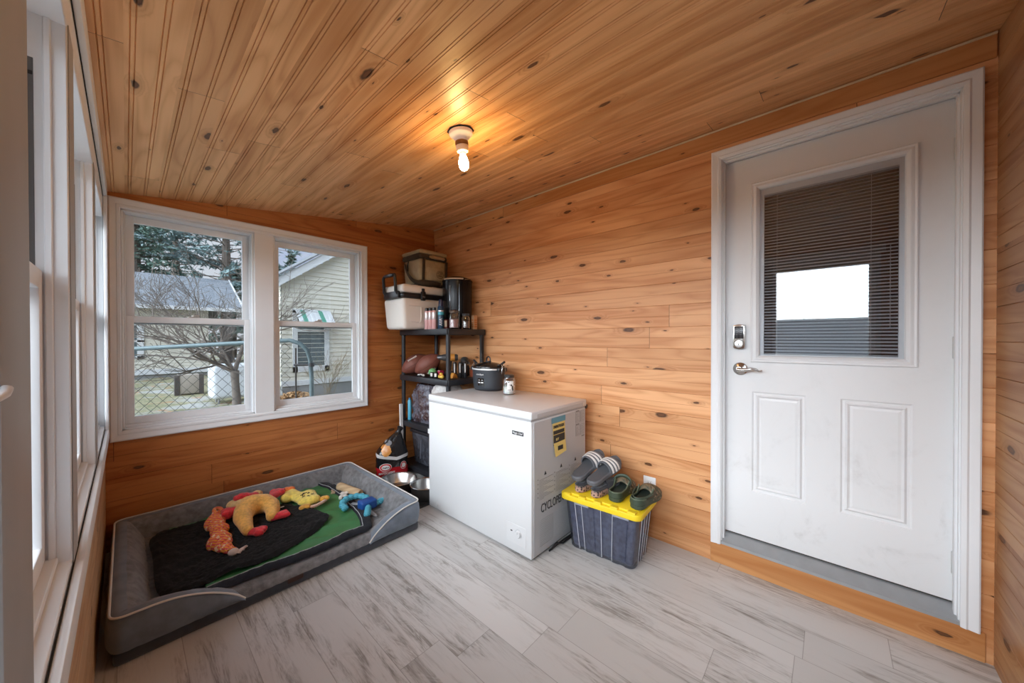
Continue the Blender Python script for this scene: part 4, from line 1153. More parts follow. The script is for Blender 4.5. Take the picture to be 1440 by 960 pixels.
# ---------------------------------------------------------------- dog toys
TZ = MT+0.030
def stripes(name, c1, c2, scale, axis=(1, 0, 0.6), c3=None):
    mt = bpy.data.materials.new(name); g = N(mt); co = g.coord()
    w = g.n('ShaderNodeTexWave', {'Vector': co, 'Scale': scale, 'Distortion': 2.5, 'Detail': 2.0}, wave_type='BANDS', bands_direction='DIAGONAL').outputs['Fac']
    c = g.mix(g.smooth(w, 0.35, 0.65), c1, c2)
    if c3: c = g.mix(g.smooth(g.noise(co, 45.0, 2.0), 0.58, 0.66), c, c3)
    g.out(principled(g, c, 0.85, 0, g.bump(g.noise(co, 300.0, 2.0), 0.6, 0.002))); return mt
M_rope = stripes('orange_pink_rope', (0.82, 0.34, 0.05), (0.72, 0.10, 0.11), 26.0, c3=(0.85, 0.62, 0.42))
t = thing('rope_toy', 'knotted orange and pink rope dog toy on the black part of the blanket', 'dog toy', (0.345, 2.56, TZ-0.004))
b = B()
axis = [(0.034, 0.30), (0.012, 0.21), (0.002, 0.13), (0.012, 0.05), (0.0, -0.04), (-0.012, -0.12), (0.0, -0.20), (0.018, -0.265)]
def ax(t):
    f = t*(len(axis)-1); i = min(int(f), len(axis)-2); q = f-i
    return Vector((*axis[i], 0.0)).lerp(Vector((*axis[i+1], 0.0)), q)
def bulge(tt): return 0.016+0.020*math.exp(-((tt-0.24)/0.09)**2)+0.014*math.exp(-((tt-0.45)/0.07)**2)+0.023*math.exp(-((tt-0.70)/0.10)**2)-0.006*math.exp(-((tt-0.97)/0.06)**2)
for strand in range(3):
    pts, rr = [], []
    for k in range(170):
        tt = k/169; c = ax(tt); a = strand*2*PI/3+tt*34; bul = bulge(tt)
        pts.append(c+Vector((bul*math.cos(a), 0, bul*math.sin(a)*0.8+0.030))); rr.append(0.009+bul*0.22)
    b.tube(pts, rr, 8)
for tt in (0.16, 0.22, 0.28, 0.34, 0.44, 0.50, 0.62, 0.68, 0.74, 0.80):
    c = ax(tt); rr = bulge(tt)+0.004
    a0 = tt*40
    pts = [c+Vector((rr*math.cos(a), 0.020*math.sin(a+a0), rr*math.sin(a)*0.8+0.032)) for a in [2*PI*j/18 for j in range(18)]]
    b.tube(pts, 0.0095, 7, closed=True)
obj('knotted_rope', b, M_rope, t)
b = B(); b.tube([Vector((0.042+0.018*math.cos(a), 0.325+0.045*math.sin(a), 0.036)) for a in [2*PI*k/20 for k in range(20)]], 0.0115, 8, closed=True); obj('loop', b, M_rope, t)
b = B(); b.sphere((0.022, -0.275, 0.026), (0.024, 0.022, 0.018), 14, 8)
for k in range(7): b.tube([(0.022, -0.285, 0.026), (0.050+0.006*k, -0.295+0.008*k, 0.018+0.004*(k % 3))], 0.004, 5)
obj('frayed_end', b, mat('frayed_cotton', (0.62, 0.50, 0.45), 0.9), t)

M_plush = fabric('orange_plush', (0.86, 0.44, 0.10), 0.25, 70, 1.0, 240)
M_red = fabric('red_plush', (0.66, 0.028, 0.040), 0.35, 60, 0.8, 260)
M_yplush = fabric('yellow_plush', (0.84, 0.66, 0.13), 0.2, 60, 0.8, 260)
t = thing('plush_chicken', 'orange plush dog toy with red feet and red wing on the black blanket', 'dog toy', (0.545, 2.64, TZ))
def capsule(b, p0, p1, r0, r1, n=7):
    p0, p1 = Vector(p0), Vector(p1)
    for k in range(n):
        q = k/(n-1); r = r0+(r1-r0)*q; b.sphere(p0.lerp(p1, q), r, 14, 9)
b = B()
arc = [(-0.080, -0.075, 0.045, 0.042), (-0.078, -0.02, 0.052, 0.050), (-0.056, 0.045, 0.060, 0.058), (-0.005, 0.085, 0.066, 0.064), (0.050, 0.075, 0.060, 0.058), (0.078, 0.030, 0.052, 0.048), (0.075, -0.020, 0.046, 0.042)]
for (x, y, z, r), (x2, y2, z2, r2) in zip(arc, arc[1:]):
    for k in range(5):
        q = k/4; b.sphere((x+(x2-x)*q, y+(y2-y)*q, z+(z2-z)*q), r+(r2-r)*q, 16, 10)
capsule(b, (-0.080, -0.07, 0.044), (-0.085, -0.185, 0.034), 0.042, 0.030)
capsule(b, (0.075, -0.02, 0.044), (0.050, -0.100, 0.034), 0.042, 0.030)
capsule(b, (-0.03, 0.08, 0.06), (-0.02, 0.17, 0.055), 0.050, 0.045)
nb = remeshed(b, 0.008, 4); bd = obj('body', nb, M_plush, t, smooth=80)
def paddle(p, d, l, w, th, m, parent, name, n=3):
    d = Vector((*d, 0)).normalized(); s = Vector((-d.y, d.x, 0)); p = Vector(p); b = B()
    for k in range(7): b.sphere(p+d*(l*k/6), (w*(0.55+0.45*k/6), w*(0.55+0.45*k/6), th), 12, 8)
    for j in range(n):
        o = (j-(n-1)/2)
        for k in range(4): b.sphere(p+d*(l+k*0.010)+s*(o*w*0.75), (0.015-0.002*k, 0.015-0.002*k, th*0.85), 10, 7)
    nb = remeshed(b, 0.006, 3); return obj(name, nb, m, parent, smooth=80)
paddle((-0.080, -0.195, 0.026), (0.85, -0.55), 0.045, 0.036, 0.020, M_red, t, 'foot')
paddle((0.050, -0.110, 0.028), (1, 0.05), 0.055, 0.034, 0.020, M_red, t, 'foot')
paddle((0.100, 0.120, 0.065), (0.55, 0.75), 0.085, 0.044, 0.024, M_red, t, 'wing')
paddle((-0.090, 0.105, 0.050), (-0.9, 0.1), 0.035, 0.044, 0.030, M_red, t, 'wing')
b = B()
for c, r in (((-0.035, 0.235, 0.050), 0.056), ((-0.085, 0.225, 0.050), 0.038), ((0.050, 0.260, 0.062), 0.036), ((-0.055, 0.18, 0.05), 0.048), ((-0.005, 0.18, 0.06), 0.045)): b.sphere(c, (r, r, r*0.8), 16, 10)
hd = obj('head', remeshed(b, 0.008, 4), fabric('pale_plush', (0.74, 0.50, 0.22), 0.2, 60, 0.8, 260), t, smooth=80)
b = B()
for k in range(5): b.sphere((-0.065+0.024*k, 0.220-0.002*k, 0.088+0.008*math.sin(k*1.3)), (0.022, 0.034, 0.018), 12, 8)
obj('comb', remeshed(b, 0.006, 2), M_red, hd, smooth=80)
b = B(); b.box(0.120, 0.150, 0.020, 0.032, 0.020, 0.0225, 0.0005, 1); obj('care_tag', b, mat('tag_white', (0.75, 0.75, 0.75), 0.6), t)

t = thing('plush_duck', 'flat yellow plush duck dog toy with a striped rope edge on the blanket', 'dog toy', (0.815, 2.69, TZ-0.008))
b = B()
for x, y, r in ((0.02, 0.02, 0.075), (0.02, -0.04, 0.070), (-0.01, 0.06, 0.05), (0.05, 0.05, 0.05), (0.045, -0.06, 0.045)): b.sphere((x, y, 0.030), (r, r, 0.030), 18, 10)
for x, y, r in ((-0.055, 0.125, 0.050), (-0.075, 0.09, 0.042), (-0.03, 0.14, 0.040), (-0.025, 0.10, 0.04)): b.sphere((x, y, 0.034), (r, r, 0.032), 16, 10)
bd = obj('body', remeshed(b, 0.007, 4), M_yplush, t, smooth=80)
M_op = fabric('orange_felt', (0.72, 0.17, 0.03), 0.25, 60, 0.6, 260)
b = B(); b.sphere((-0.045, 0.195, 0.048), (0.030, 0.032, 0.022), 14, 9); b.sphere((-0.025, 0.175, 0.056), (0.028, 0.028, 0.018), 14, 9); obj('bill', remeshed(b, 0.006, 3), M_op, bd, smooth=80)
for x, y in ((-0.028, -0.115), (0.105, -0.075)):
    b = B()
    for k in range(3): b.sphere((x+0.015*(k-1), y-0.008*abs(k-1), 0.022), (0.022, 0.026, 0.016), 12, 8)
    obj('foot', remeshed(b, 0.006, 2), fabric('gold_felt', (0.72, 0.36, 0.05), 0.25, 60, 0.6, 260), t, smooth=80)
b = B()
for k in range(9):
    a = k*0.7; p = Vector((0.015+0.03*math.cos(a)*(0.4+0.08*k), 0.0+0.04*math.sin(a)*(0.4+0.08*k), 0.0595))
    b.tube([p, p+Vector((0.012*math.cos(a*2.1), 0.012*math.sin(a*2.1), 0)), p+Vector((0.018*math.cos(a*2.1+1), 0.018*math.sin(a*2.1+1), -0.001))], 0.0024, 6)
obj('printed_marks', b, M_ink, bd)
M_rope2 = stripes('striped_cotton_rope', (0.78, 0.72, 0.66), (0.62, 0.20, 0.07), 60.0)
b = B(); b.tube([(-0.055, -0.105, 0.016), (-0.02, -0.130, 0.016), (0.03, -0.140, 0.015), (0.08, -0.120, 0.015), (0.125, -0.085, 0.016)], 0.0105, 10); obj('rope_edge', b, M_rope2, t)

t = thing('tug_toy', 'blue and turquoise rope tug toy by the freezer end of the dog bed', 'dog toy', (1.092, 2.300, MT+0.004))
M_tq = stripes('turquoise_rope', (0.05, 0.30, 0.42), (0.12, 0.46, 0.58), 40.0)
b = B()
for k in range(9):
    a = R(-15+k*26); b.sphere((-0.045+0.082*math.cos(a), 0.095+0.082*math.sin(a), 0.034+0.012*math.sin(a)), (0.024, 0.024, 0.022), 12, 8)
obj('beaded_loop', remeshed(b, 0.006, 1), M_tq, t, smooth=80)
b = B(); b.box(-0.055, 0.05, -0.025, 0.055, 0.006, 0.066, 0.012, 3); obj('centre_block', b, mat('blue_rubber', (0.012, 0.075, 0.30), 0.4), t)
for d, l in (((0.05, 0.0), 0.09), ((-0.02, -0.035), 0.085)):
    b = B(); dv = Vector((*d, 0)).normalized()
    for k in range(4): b.sphere(Vector((d[0], d[1], 0.030))+dv*(l*k/3), (0.022, 0.022, 0.022), 12, 8)
    obj('rope_leg', remeshed(b, 0.006, 1), M_tq, t, smooth=80)
t = thing('rawhide_roll', 'tan rawhide chew roll in the back corner of the dog bed', 'dog chew', (1.110, 2.645, MT))
b = B(); b.lathe([(0.0, -0.13), (0.026, -0.13), (0.031, -0.12), (0.030, 0.0), (0.031, 0.12), (0.026, 0.13), (0.014, 0.127), (0.0, 0.10)], 20, M=Matrix.Translation((0, 0, 0.031)) @ Matrix.Rotation(R(-80), 4, 'Z') @ Matrix.Rotation(R(90), 4, 'Y'))
obj('roll', b, stripes('rawhide', (0.60, 0.44, 0.26), (0.50, 0.35, 0.20), 8.0), t)
def bone(label, loc, rz, l, r, m, cat='dog chew', kn=True):
    t = thing('chew_bone', label, cat, loc, rz, group='chews in the corner of the dog bed')
    b = B(); b.tube([(-l/2, 0, r), (0, 0.004, r*1.05), (l/2, 0, r)], [r*0.8, r*0.65, r*0.8], 10)
    for s in (1, -1):
        for q in (1, -1): b.sphere((s*l/2, q*r*0.6, r), (r*0.95, r*0.85, r*0.9), 12, 8)
    obj('bone', remeshed(b, 0.004, 2), m, t, smooth=80); return t
M_bw = mat('bone_white', (0.72, 0.68, 0.62), 0.6, var=0.1)
M_bt = mat('chew_brown', (0.22, 0.10, 0.055), 0.6, var=0.25)
M_bc = mat('antler_tan', (0.40, 0.29, 0.19), 0.6, var=0.2)
bone('short white chew bone beside the rawhide roll in the dog bed', (1.052, 2.60, MT), R(60), 0.055, 0.022, M_bw)
bone('reddish brown chew stick between the white bone and the tug toy', (1.095, 2.53, MT), R(-20), 0.075, 0.012, M_bt)
bone('long tan antler chew behind the white bone in the dog bed', (1.045, 2.79, MT), R(75), 0.13, 0.013, M_bc)
bone('dark brown chew stick nearest the back bolster of the dog bed', (1.040, 2.915, MT), R(110), 0.07, 0.012, mat('chew_dark', (0.10, 0.045, 0.025), 0.6, var=0.3))
bone('small pale chew stub beside the navy blanket edge', (1.118, 2.835, MT), R(10), 0.045, 0.011, M_bw)
t = thing('webbing_strap', 'grey webbing strap lying along the navy blanket edge in the dog bed', 'strap', (1.055, 2.28, MT+0.001))
b = B(); pts = [(-0.055, 0.30, 0.006), (-0.05, 0.2, 0.014), (0.0, 0.15, 0.022), (0.015, 0.06, 0.024), (0.012, -0.03, 0.020), (0.03, -0.12, 0.008)]
vs = []
for i, p in enumerate(pts): vs += [Vector(p)+Vector((-0.014, 0.0, 0)), Vector(p)+Vector((0.014, 0.004, 0.002))]
b.mesh(vs, [(2*i, 2*i+1, 2*i+3, 2*i+2) for i in range(len(pts)-1)]); o = obj('strap_band', b, mat('grey_webbing', (0.30, 0.31, 0.33), 0.8), t, smooth=60)
md = o.modifiers.new('s', 'SUBSURF'); md.levels = md.render_levels = 2
md = o.modifiers.new('t', 'SOLIDIFY'); md.thickness = 0.003
# ================================================================ shelving unit in the corner
sx0, sx1, sy_0, sy_1 = 1.765, 2.180, 2.315, 3.045
scx, scy = (sx0+sx1)/2, (sy_0+sy_1)/2
M_shelf = mat('shelf_black', (0.020, 0.022, 0.027), 0.4, var=0.15)
sh = thing('shelving_unit', 'black plastic four tier shelving unit in the corner behind the freezer', 'shelving unit', (scx, scy, 0))
TIERS = (0.078, 0.470, 0.897, 1.320)
for zt_ in TIERS:
    b = B()
    hx, hy = (sx1-sx0)/2, (sy_1-sy_0)/2
    b.box(-hx+0.01, hx-0.01, -hy+0.01, hy-0.01, zt_-0.012, zt_, 0.002, 1)
    for s in (1, -1):
        b.box(s*hx-0.010, s*hx+0.010, -hy, hy, zt_-0.045, zt_+0.004, 0.004, 2)
        b.box(-hx, hx, s*hy-0.010, s*hy+0.010, zt_-0.045, zt_+0.004, 0.004, 2)
    for k in range(5): b.box(-hx+0.02, hx-0.02, -hy+0.1+k*0.12, -hy+0.115+k*0.12, zt_-0.03, zt_-0.010)
    obj('shelf_board', b, M_shelf, sh)
for px_ in (sx0+0.020, sx1-0.020):
    for py_ in (sy_0+0.020, sy_1-0.020):
        b = B(); z = 0.0
        for zt_ in TIERS:
            b.lathe([(0.0, z), (0.019, z), (0.019, zt_-0.046), (0.0, zt_-0.046)], 16); b.lathe([(0.0, zt_-0.05), (0.024, zt_-0.05), (0.024, zt_+0.006), (0.0, zt_+0.006)], 16); z = zt_+0.004
        obj('post', b, M_shelf, sh, loc=(px_-scx, py_-scy, 0))
S1, S2, S3, S4 = [z+0.0045 for z in reversed(TIERS)]
S1 = 1.3245

# ---- white hard cooler
M_cool = mat('cooler_white', (0.84, 0.80, 0.74), 0.45, var=0.02)
cl = thing('hard_cooler', 'cream white hard cooler with black latches on the top shelf', 'cooler', (1.850, 2.862, S1))
b = B(); b.taper((0.245, 0.158), (0.266, 0.172), 0.0, 0.272, 0.030, 4)
obj('body', b, M_cool, cl)
for s in (1,):
    b = B(); b.tube([(-0.19, -0.1645, 0.07), (-0.10, -0.1645, 0.06), (-0.085, -0.166, 0.075), (-0.085, -0.170, 0.19), (-0.1, -0.1715, 0.205), (-0.21, -0.171, 0.205)], 0.004, 8); obj('moulded_line', b, M_cool, cl)
b = B(); b.taper((0.05, 0.01), (0.04, 0.006), 0.0, 0.038, 0.004, 2, M=Matrix.Translation((0.02, -0.158, 0.0))); obj('drain_recess', b, mat('cooler_grey', (0.25, 0.24, 0.23), 0.5), cl)
b = B(); b.box(-0.268, 0.268, -0.173, 0.173, 0.268, 0.318, 0.020, 3); obj('band', b, M_black, cl)
b = B(); b.box(-0.272, 0.272, -0.176, 0.176, 0.316, 0.385, 0.022, 4)
for x in (-0.16, 0.04): b.box(x, x+0.06, -0.150, 0.150, 0.380, 0.392, 0.006, 2)
b.box(-0.25, 0.25, -0.155, 0.155, 0.378, 0.389, 0.006, 2)
cld = obj('lid', b, M_cool, cl)
for x in (-0.075, 0.16):
    b = B(); b.box(x-0.022, x+0.022, -0.196, -0.172, 0.255, 0.335, 0.008, 2); b.box(x-0.012, x+0.012, -0.194, -0.174, 0.330, 0.362, 0.005, 2); lt = obj('latch', b, M_black, cl)
    b = B(); b.box(x-0.013, x+0.013, -0.1975, -0.195, 0.283, 0.289, 0.001, 1); obj('latch_mark', b, mat('latch_grey', (0.4, 0.4, 0.4), 0.5), lt)
b = B()
pts = [(-0.272, -0.10, 0.300), (-0.292, -0.10, 0.33), (-0.300, -0.10, 0.452), (-0.296, -0.085, 0.468), (-0.296, 0.085, 0.468), (-0.300, 0.10, 0.452), (-0.292, 0.10, 0.33), (-0.272, 0.10, 0.300)]
b.tube(pts, [0.015, 0.015, 0.013, 0.014, 0.014, 0.013, 0.015, 0.015], 8); b.box(-0.311, -0.282, -0.07, 0.07, 0.455, 0.482, 0.008, 2)
b.box(-0.285, -0.262, -0.12, 0.12, 0.268, 0.330, 0.006, 2)
obj('carry_handle', b, M_black, cl)
b = B(); b.box(0.262, 0.290, -0.11, 0.11, 0.268, 0.318, 0.006, 2); obj('end_bracket', b, M_black, cl)

# ---- soft cooler bag
M_tan = fabric('tan_canvas', (0.42, 0.34, 0.205), 0.12, 30, 0.3, 400, 0.8, 0.1)
M_brn = fabric('dark_brown_canvas', (0.045, 0.030, 0.014), 0.2, 30, 0.3, 400, 0.8, 0.1)
sf = thing('soft_cooler_bag', 'tan and brown soft sided cooler bag on the white cooler', 'cooler bag', (1.920, 2.870, S1+0.393))
sf.scale = (1.0, 1.0, 1.10)
b = B(); b.taper((0.138, 0.132), (0.150, 0.146), 0.0, 0.232, 0.035, 4); obj('body', b, M_tan, sf)
b = B(); b.taper((0.142, 0.136), (0.146, 0.140), 0.0, 0.030, 0.014, 3); obj('base_panel', b, M_brn, sf)
b = B(); b.box(-0.154, 0.154, -0.149, 0.149, 0.226, 0.272, 0.016, 3); obj('brown_band', b, M_brn, sf)
b = B(); b.box(-0.157, 0.157, -0.152, 0.152, 0.268, 0.300, 0.028, 4); b.box(-0.13, 0.13, -0.125, 0.125, 0.295, 0.308, 0.010, 3); obj('top_flap', b, M_tan, sf)
b = B()
v = []
for k in range(11):
    x = -0.075+0.20*k/10; hump = 0.020*math.sin(PI*k/10)**0.5
    for z, f in ((0.055, 0.6), (0.07, 1), (0.15, 1), (0.165, 0.5)): v.append((x, -0.143-hump*f, z))
b.mesh(v, [(4*i+j, 4*i+4+j, 4*i+5+j, 4*i+1+j) for i in range(10) for j in range(3)]); pk = obj('front_pocket', b, M_tan, sf, smooth=60)
# leaping fish outline patch: abstract oval emblem in dark stitching
b = B()
Me = frame_M((0.055, -0.1655, 0.108), (1, 0, 0), (0, 0, 1))
b.tube([Me @ Vector((0.038*math.cos(2*PI*k/28), 0.030*math.sin(2*PI*k/28), 0)) for k in range(28)], 0.0016, 6, closed=True)
b.tube([Me @ Vector(p) for p in ((-0.026, 0.006, 0), (-0.012, 0.018, 0), (0.008, 0.018, 0), (0.022, 0.006, 0), (0.010, 0.004, 0), (-0.010, 0.002, 0))], 0.0024, 6)
b.tube([Me @ Vector(p) for p in ((-0.024, -0.006, 0), (-0.014, -0.016, 0), (-0.006, -0.004, 0), (0.004, -0.016, 0), (0.012, -0.006, 0), (0.024, -0.014, 0))], 0.0024, 6)
obj('stitched_emblem', b, M_brn, pk)
for x in (-0.108, 0.140):
    b = B(); v = []
    for z, y in ((0.0, -0.136), (0.06, -0.140), (0.15, -0.146), (0.23, -0.151)): v += [(x-0.014, y-0.002, z), (x+0.014, y-0.002, z)]
    b.mesh(v, [(2*i, 2*i+1, 2*i+3, 2*i+2) for i in range(3)])
    st = obj('side_strap', b, M_brn, sf); md = st.modifiers.new('t', 'SOLIDIFY'); md.thickness = 0.004
b = B(); v = []
for k in range(13):
    t_ = k/12; y = 0.10-0.235*t_
    v += [(-0.150-0.006-0.03*math.sin(PI*t_), y, 0.21-0.165*math.sin(t_*PI/2)**1.5), (-0.150-0.006-0.03*math.sin(PI*t_), y-0.004, 0.160-0.150*math.sin(t_*PI/2)**1.5)]
for k in range(1, 10):
    t_ = k/9; x = -0.150+0.23*t_
    v += [(x, -0.150-0.02*math.sin(PI*t_), 0.052-0.01*t_), (x, -0.148-0.022*math.sin(PI*t_), 0.004+0.006*t_)]
b.mesh(v, [(2*i, 2*i+1, 2*i+3, 2*i+2) for i in range(len(v)//2-1)])
st = obj('shoulder_strap', b, M_brn, sf, smooth=60); md = st.modifiers.new('t', 'SOLIDIFY'); md.thickness = 0.005
b = B(); b.tube([(-0.155, 0.03, 0.215), (-0.166, 0.02, 0.20), (-0.164, 0.03, 0.18), (-0.158, 0.045, 0.19), (-0.162, 0.03, 0.155), (-0.157, 0.035, 0.135)], 0.005, 8); obj('clip', b, M_black, sf)
b = B(); b.tube([(-0.05, -0.153, 0.248), (-0.035, -0.170, 0.246), (0.095, -0.170, 0.246), (0.11, -0.153, 0.248)], [0.010, 0.014, 0.014, 0.010], 10); b.sphere((-0.03, -0.172, 0.240), (0.012, 0.006, 0.008), 10, 6); b.sphere((0.09, -0.172, 0.240), (0.012, 0.006, 0.008), 10, 6)
obj('front_handle', b, fabric('tan_leather', (0.42, 0.27, 0.14), 0.15, 30, 0.2), sf)

# ---- black canister
cn = thing('black_canister', 'tall glossy black canister with a pale rim at the wall end of the top shelf', 'canister', (2.048, 2.540, S1))
M_gloss = mat('gloss_black_enamel', (0.004, 0.004, 0.005), 0.22, **{'Specular IOR Level': 0.3})
b = B(); b.lathe([(0, 0), (0.120, 0), (0.126, 0.008), (0.130, 0.03), (0.134, 0.40), (0.134, 0.43), (0.0, 0.43)], 48); obj('body', b, M_gloss, cn)
b = B(); b.lathe([(0.0, 0.43), (0.137, 0.43), (0.139, 0.436), (0.136, 0.446), (0.120, 0.460), (0.06, 0.480), (0.0, 0.474)], 48); obj('lid', b, M_gloss, cn)
b = B()
for k in range(13):
    a = R(175+k*6.5)
    p = Vector((0.1385*math.cos(a), 0.1385*math.sin(a), 0.447))
    if k: b.tube([q, p], 0.0058, 8)
    q = p
obj('pale_rim', b, mat('pale_tan_rim', (0.66, 0.50, 0.36), 0.4), cn)
b = B(); b.tube([(0.1395*math.cos(R(a)), 0.1395*math.sin(R(a)), 0.440+0.0004*(a-255)) for a in range(258, 300, 6)], 0.003, 6); obj('bail_wire', b, M_chrome, cn)
b = B(); b.tube([(0.136*math.cos(R(203)), 0.136*math.sin(R(203)), z) for z in (0.12, 0.25, 0.37, 0.385)], [0.005, 0.005, 0.005, 0.012], 8); b.tube([(0.136*math.cos(R(238)), 0.136*math.sin(R(238)), z) for z in (0.05, 0.40)], 0.0025, 8); obj('highlight_streaks', b, mat('highlight_grey', (0.22, 0.24, 0.26), 0.2, 0.6), cn)  # paler vertical streaks standing for two highlights on the black body

# ---- pink bottles, spray can, jars, box
M_pink = mat('pink_bottle', (0.74, 0.43, 0.43), 0.35, var=0.06, scale=60)
def pink(label, x, y):
    t = thing('pink_bottle', label, 'bottle', (x, y, S1), group='slim pink bottles on the top shelf')
    b = B(); b.lathe([(0, 0), (0.019, 0), (0.0205, 0.004), (0.0205, 0.150), (0.016, 0.163), (0, 0.163)], 20); obj('bottle_body', b, M_pink, t)
    b = B(); b.lathe([(0.0207, 0.085), (0.0209, 0.086), (0.0209, 0.148), (0.0207, 0.149)], 20); obj('silver_sleeve', b, mat('silver_pink', (0.72, 0.62, 0.62), 0.25, 0.4), t)
    b = B(); b.lathe([(0, 0.161), (0.0155, 0.161), (0.0155, 0.186), (0.013, 0.189), (0, 0.189)], 20); obj('cap', b, M_black, t)
pink('slim pink bottle with black cap, first of three from the window wall', 1.796, 2.655)
pink('slim pink bottle with black cap, middle one of the three in front of the cooler', 1.800, 2.606)
pink('slim pink bottle with black cap, the one next to the blue spray can', 1.806, 2.558)
t = thing('spray_can', 'tall dark blue spray can with white lettering beside the pink bottles', 'spray can', (1.838, 2.505, S1))
M_cblue = mat('can_dark_blue', (0.008, 0.045, 0.095), 0.3)
b = B(); b.lathe([(0, 0), (0.026, 0), (0.0275, 0.004), (0.0275, 0.188), (0.022, 0.200), (0, 0.200)], 28); cb = obj('can_body', b, M_cblue, t)
b = B(); b.lathe([(0.0277, 0.122), (0.0279, 0.123), (0.0279, 0.146), (0.0277, 0.147)], 28); obj('cyan_band', b, mat('can_cyan', (0.05, 0.40, 0.52), 0.3), cb)
b = B(); b.lathe([(0.0277, 0.150), (0.0279, 0.151), (0.0279, 0.160), (0.0277, 0.161)], 28); obj('silver_band', b, mat('can_silver', (0.6, 0.6, 0.66), 0.25, 0.5), cb)
b = B(); b.lathe([(0, 0.198), (0.0215, 0.198), (0.0205, 0.235), (0.016, 0.256), (0.0, 0.258)], 24); obj('cap', b, mat('cap_navy', (0.006, 0.012, 0.05), 0.3), t)
text_part('can_lettering', 'AVA', 0.040, mat('can_white', (0.8, 0.8, 0.8), 0.4), cb, frame_M((-0.0185, -0.0222, 0.060), (0.0, 0.0, 1.0), (-0.76, 0.65, 0)) , xs=0.8)
M_jar = clear('jar_glass')
def jar(label, x, y, r, h, content, lidm, contm):
    t = thing('glass_jar', label, 'jar', (x, y, S1), group='glass jars on the top shelf')
    b = B(); b.lathe([(0, 0.002), (r*0.92, 0.002), (r, 0.010), (r, h*0.70), (r*0.80, h*0.80), (r*0.80, h*0.88), (r*0.74, h*0.88), (r*0.74, h*0.80), (r*0.93, h*0.69), (r*0.93, 0.012), (0, 0.008)], 28); obj('glass', b, M_jar, t)
    b = B(); b.lathe([(0, 0.010), (r*0.90, 0.012), (r*0.90, content), (0, content)], 24); obj('contents', b, contm, t)
    b = B(); b.lathe([(0, h), (r*0.80, h), (r*0.85, h*0.98), (r*0.85, h*0.86), (r*0.82, h*0.85), (0, h*0.85)], 28)
    for k in range(24):
        a = 2*PI*k/24; b.tube([(r*0.855*math.cos(a), r*0.855*math.sin(a), h*0.87), (r*0.855*math.cos(a), r*0.855*math.sin(a), h*0.97)], 0.0012, 4)
    obj('lid', b, lidm, t)
M_jl = mat('dark_metal_lid', (0.10, 0.07, 0.055), 0.3, 0.8)
jar('larger glass jar with a metal lid and pink contents beside the spray can', 1.915, 2.420, 0.047, 0.165, 0.085, M_jl, mat('jar_pink', (0.42, 0.20, 0.20), 0.6, var=0.25, scale=80))
jar('smaller dark lidded glass jar beside the tan box on the top shelf', 1.990, 2.352, 0.036, 0.135, 0.070, M_black, mat('jar_dark', (0.10, 0.06, 0.05), 0.6, var=0.3, scale=80))
t = thing('striped_box', 'small red and cream striped carton behind the jars on the top shelf', 'box', (1.885, 2.490, S1), R(20))
b = B(); b.box(-0.018, 0.018, -0.014, 0.014, 0, 0.085, 0.002, 1); obj('carton', b, mat('carton_dark_red', (0.16, 0.02, 0.02), 0.6), t)
b = B(); b.box(-0.0188, -0.010, -0.0148, 0.014, 0.02, 0.075); obj('cream_strip', b, mat('carton_cream', (0.7, 0.55, 0.4), 0.6), t)
t = thing('tan_box', 'slim tan carton with brown bars at the wall end of the top shelf', 'box', (2.088, 2.352, S1), R(6))
b = B(); b.box(-0.024, 0.024, -0.015, 0.015, 0, 0.125, 0.002, 1); obj('carton', b, mat('carton_tan', (0.48, 0.30, 0.17), 0.6), t)
b = B()
for k in range(4): b.box(-0.017, 0.017, -0.0156, -0.014, 0.018+k*0.019, 0.030+k*0.019); b.box(-0.0246, -0.023, -0.011, 0.011, 0.018+k*0.019, 0.030+k*0.019)
obj('printed_bars', b, mat('carton_orange', (0.45, 0.17, 0.05), 0.6), t)

# ---- second tier
M_ball = mat('football_leather', (0.20, 0.062, 0.042), 0.5, var=0.15, scale=40, bump=0.5, bscale=700)
def football(label, loc, rot):
    t = thing('football', label, 'football', loc, rot=rot, group='footballs on the second shelf')
    b = B(); L, r = 0.138, 0.083
    b.lathe([(r*max(0, (1-(z/L)**2))**0.78 if abs(z) < L else 0, z) for z in [L*math.sin(R(a)) for a in range(-90, 91, 9)]], 32, M=Matrix.Rotation(R(90), 4, 'Y'))
    sk = obj('leather_skin', b, M_ball, t)
    b = B()
    for k in range(4):
        a = PI/2*k+PI/4
        b.tube([(L*math.sin(R(q)), (r*max(0, 1-math.sin(R(q))**2)**0.78+0.0003)*math.cos(a), (r*max(0, 1-math.sin(R(q))**2)**0.78+0.0003)*math.sin(a)) for q in range(-84, 85, 8)], 0.0011, 5)
    obj('seam', b, mat('seam_dark', (0.03, 0.01, 0.008), 0.7), sk)
    b = B(); b.tube([(-0.045, 0, r+0.001), (0.045, 0, r+0.001)], 0.0022, 6)
    for k in range(8): b.tube([(-0.042+k*0.012, -0.011, r-0.001), (-0.042+k*0.012, 0.011, r-0.001)], 0.0022, 6)
    obj('laces', b, mat('laces_white', (0.75, 0.73, 0.7), 0.7), t)
football('brown leather football at the front of the second shelf', (1.860, 2.735, S2+0.108), (R(150), R(-34), R(-44)))
football('brown football with a white patch behind the post, beside the far wall', (1.845, 2.925, S2+0.102), (R(40), R(-30), R(-25)))
t = thing('green_ball', 'small light green ball on the second shelf below the footballs', 'ball', (1.835, 2.625, S2+0.042), rot=(0.4, 0.6, 0))
b = B(); b.sphere((0, 0, 0), 0.036, 24, 16); obj('ball', b, mat('ball_green', (0.16, 0.42, 0.16), 0.6, var=0.15, scale=30), t)
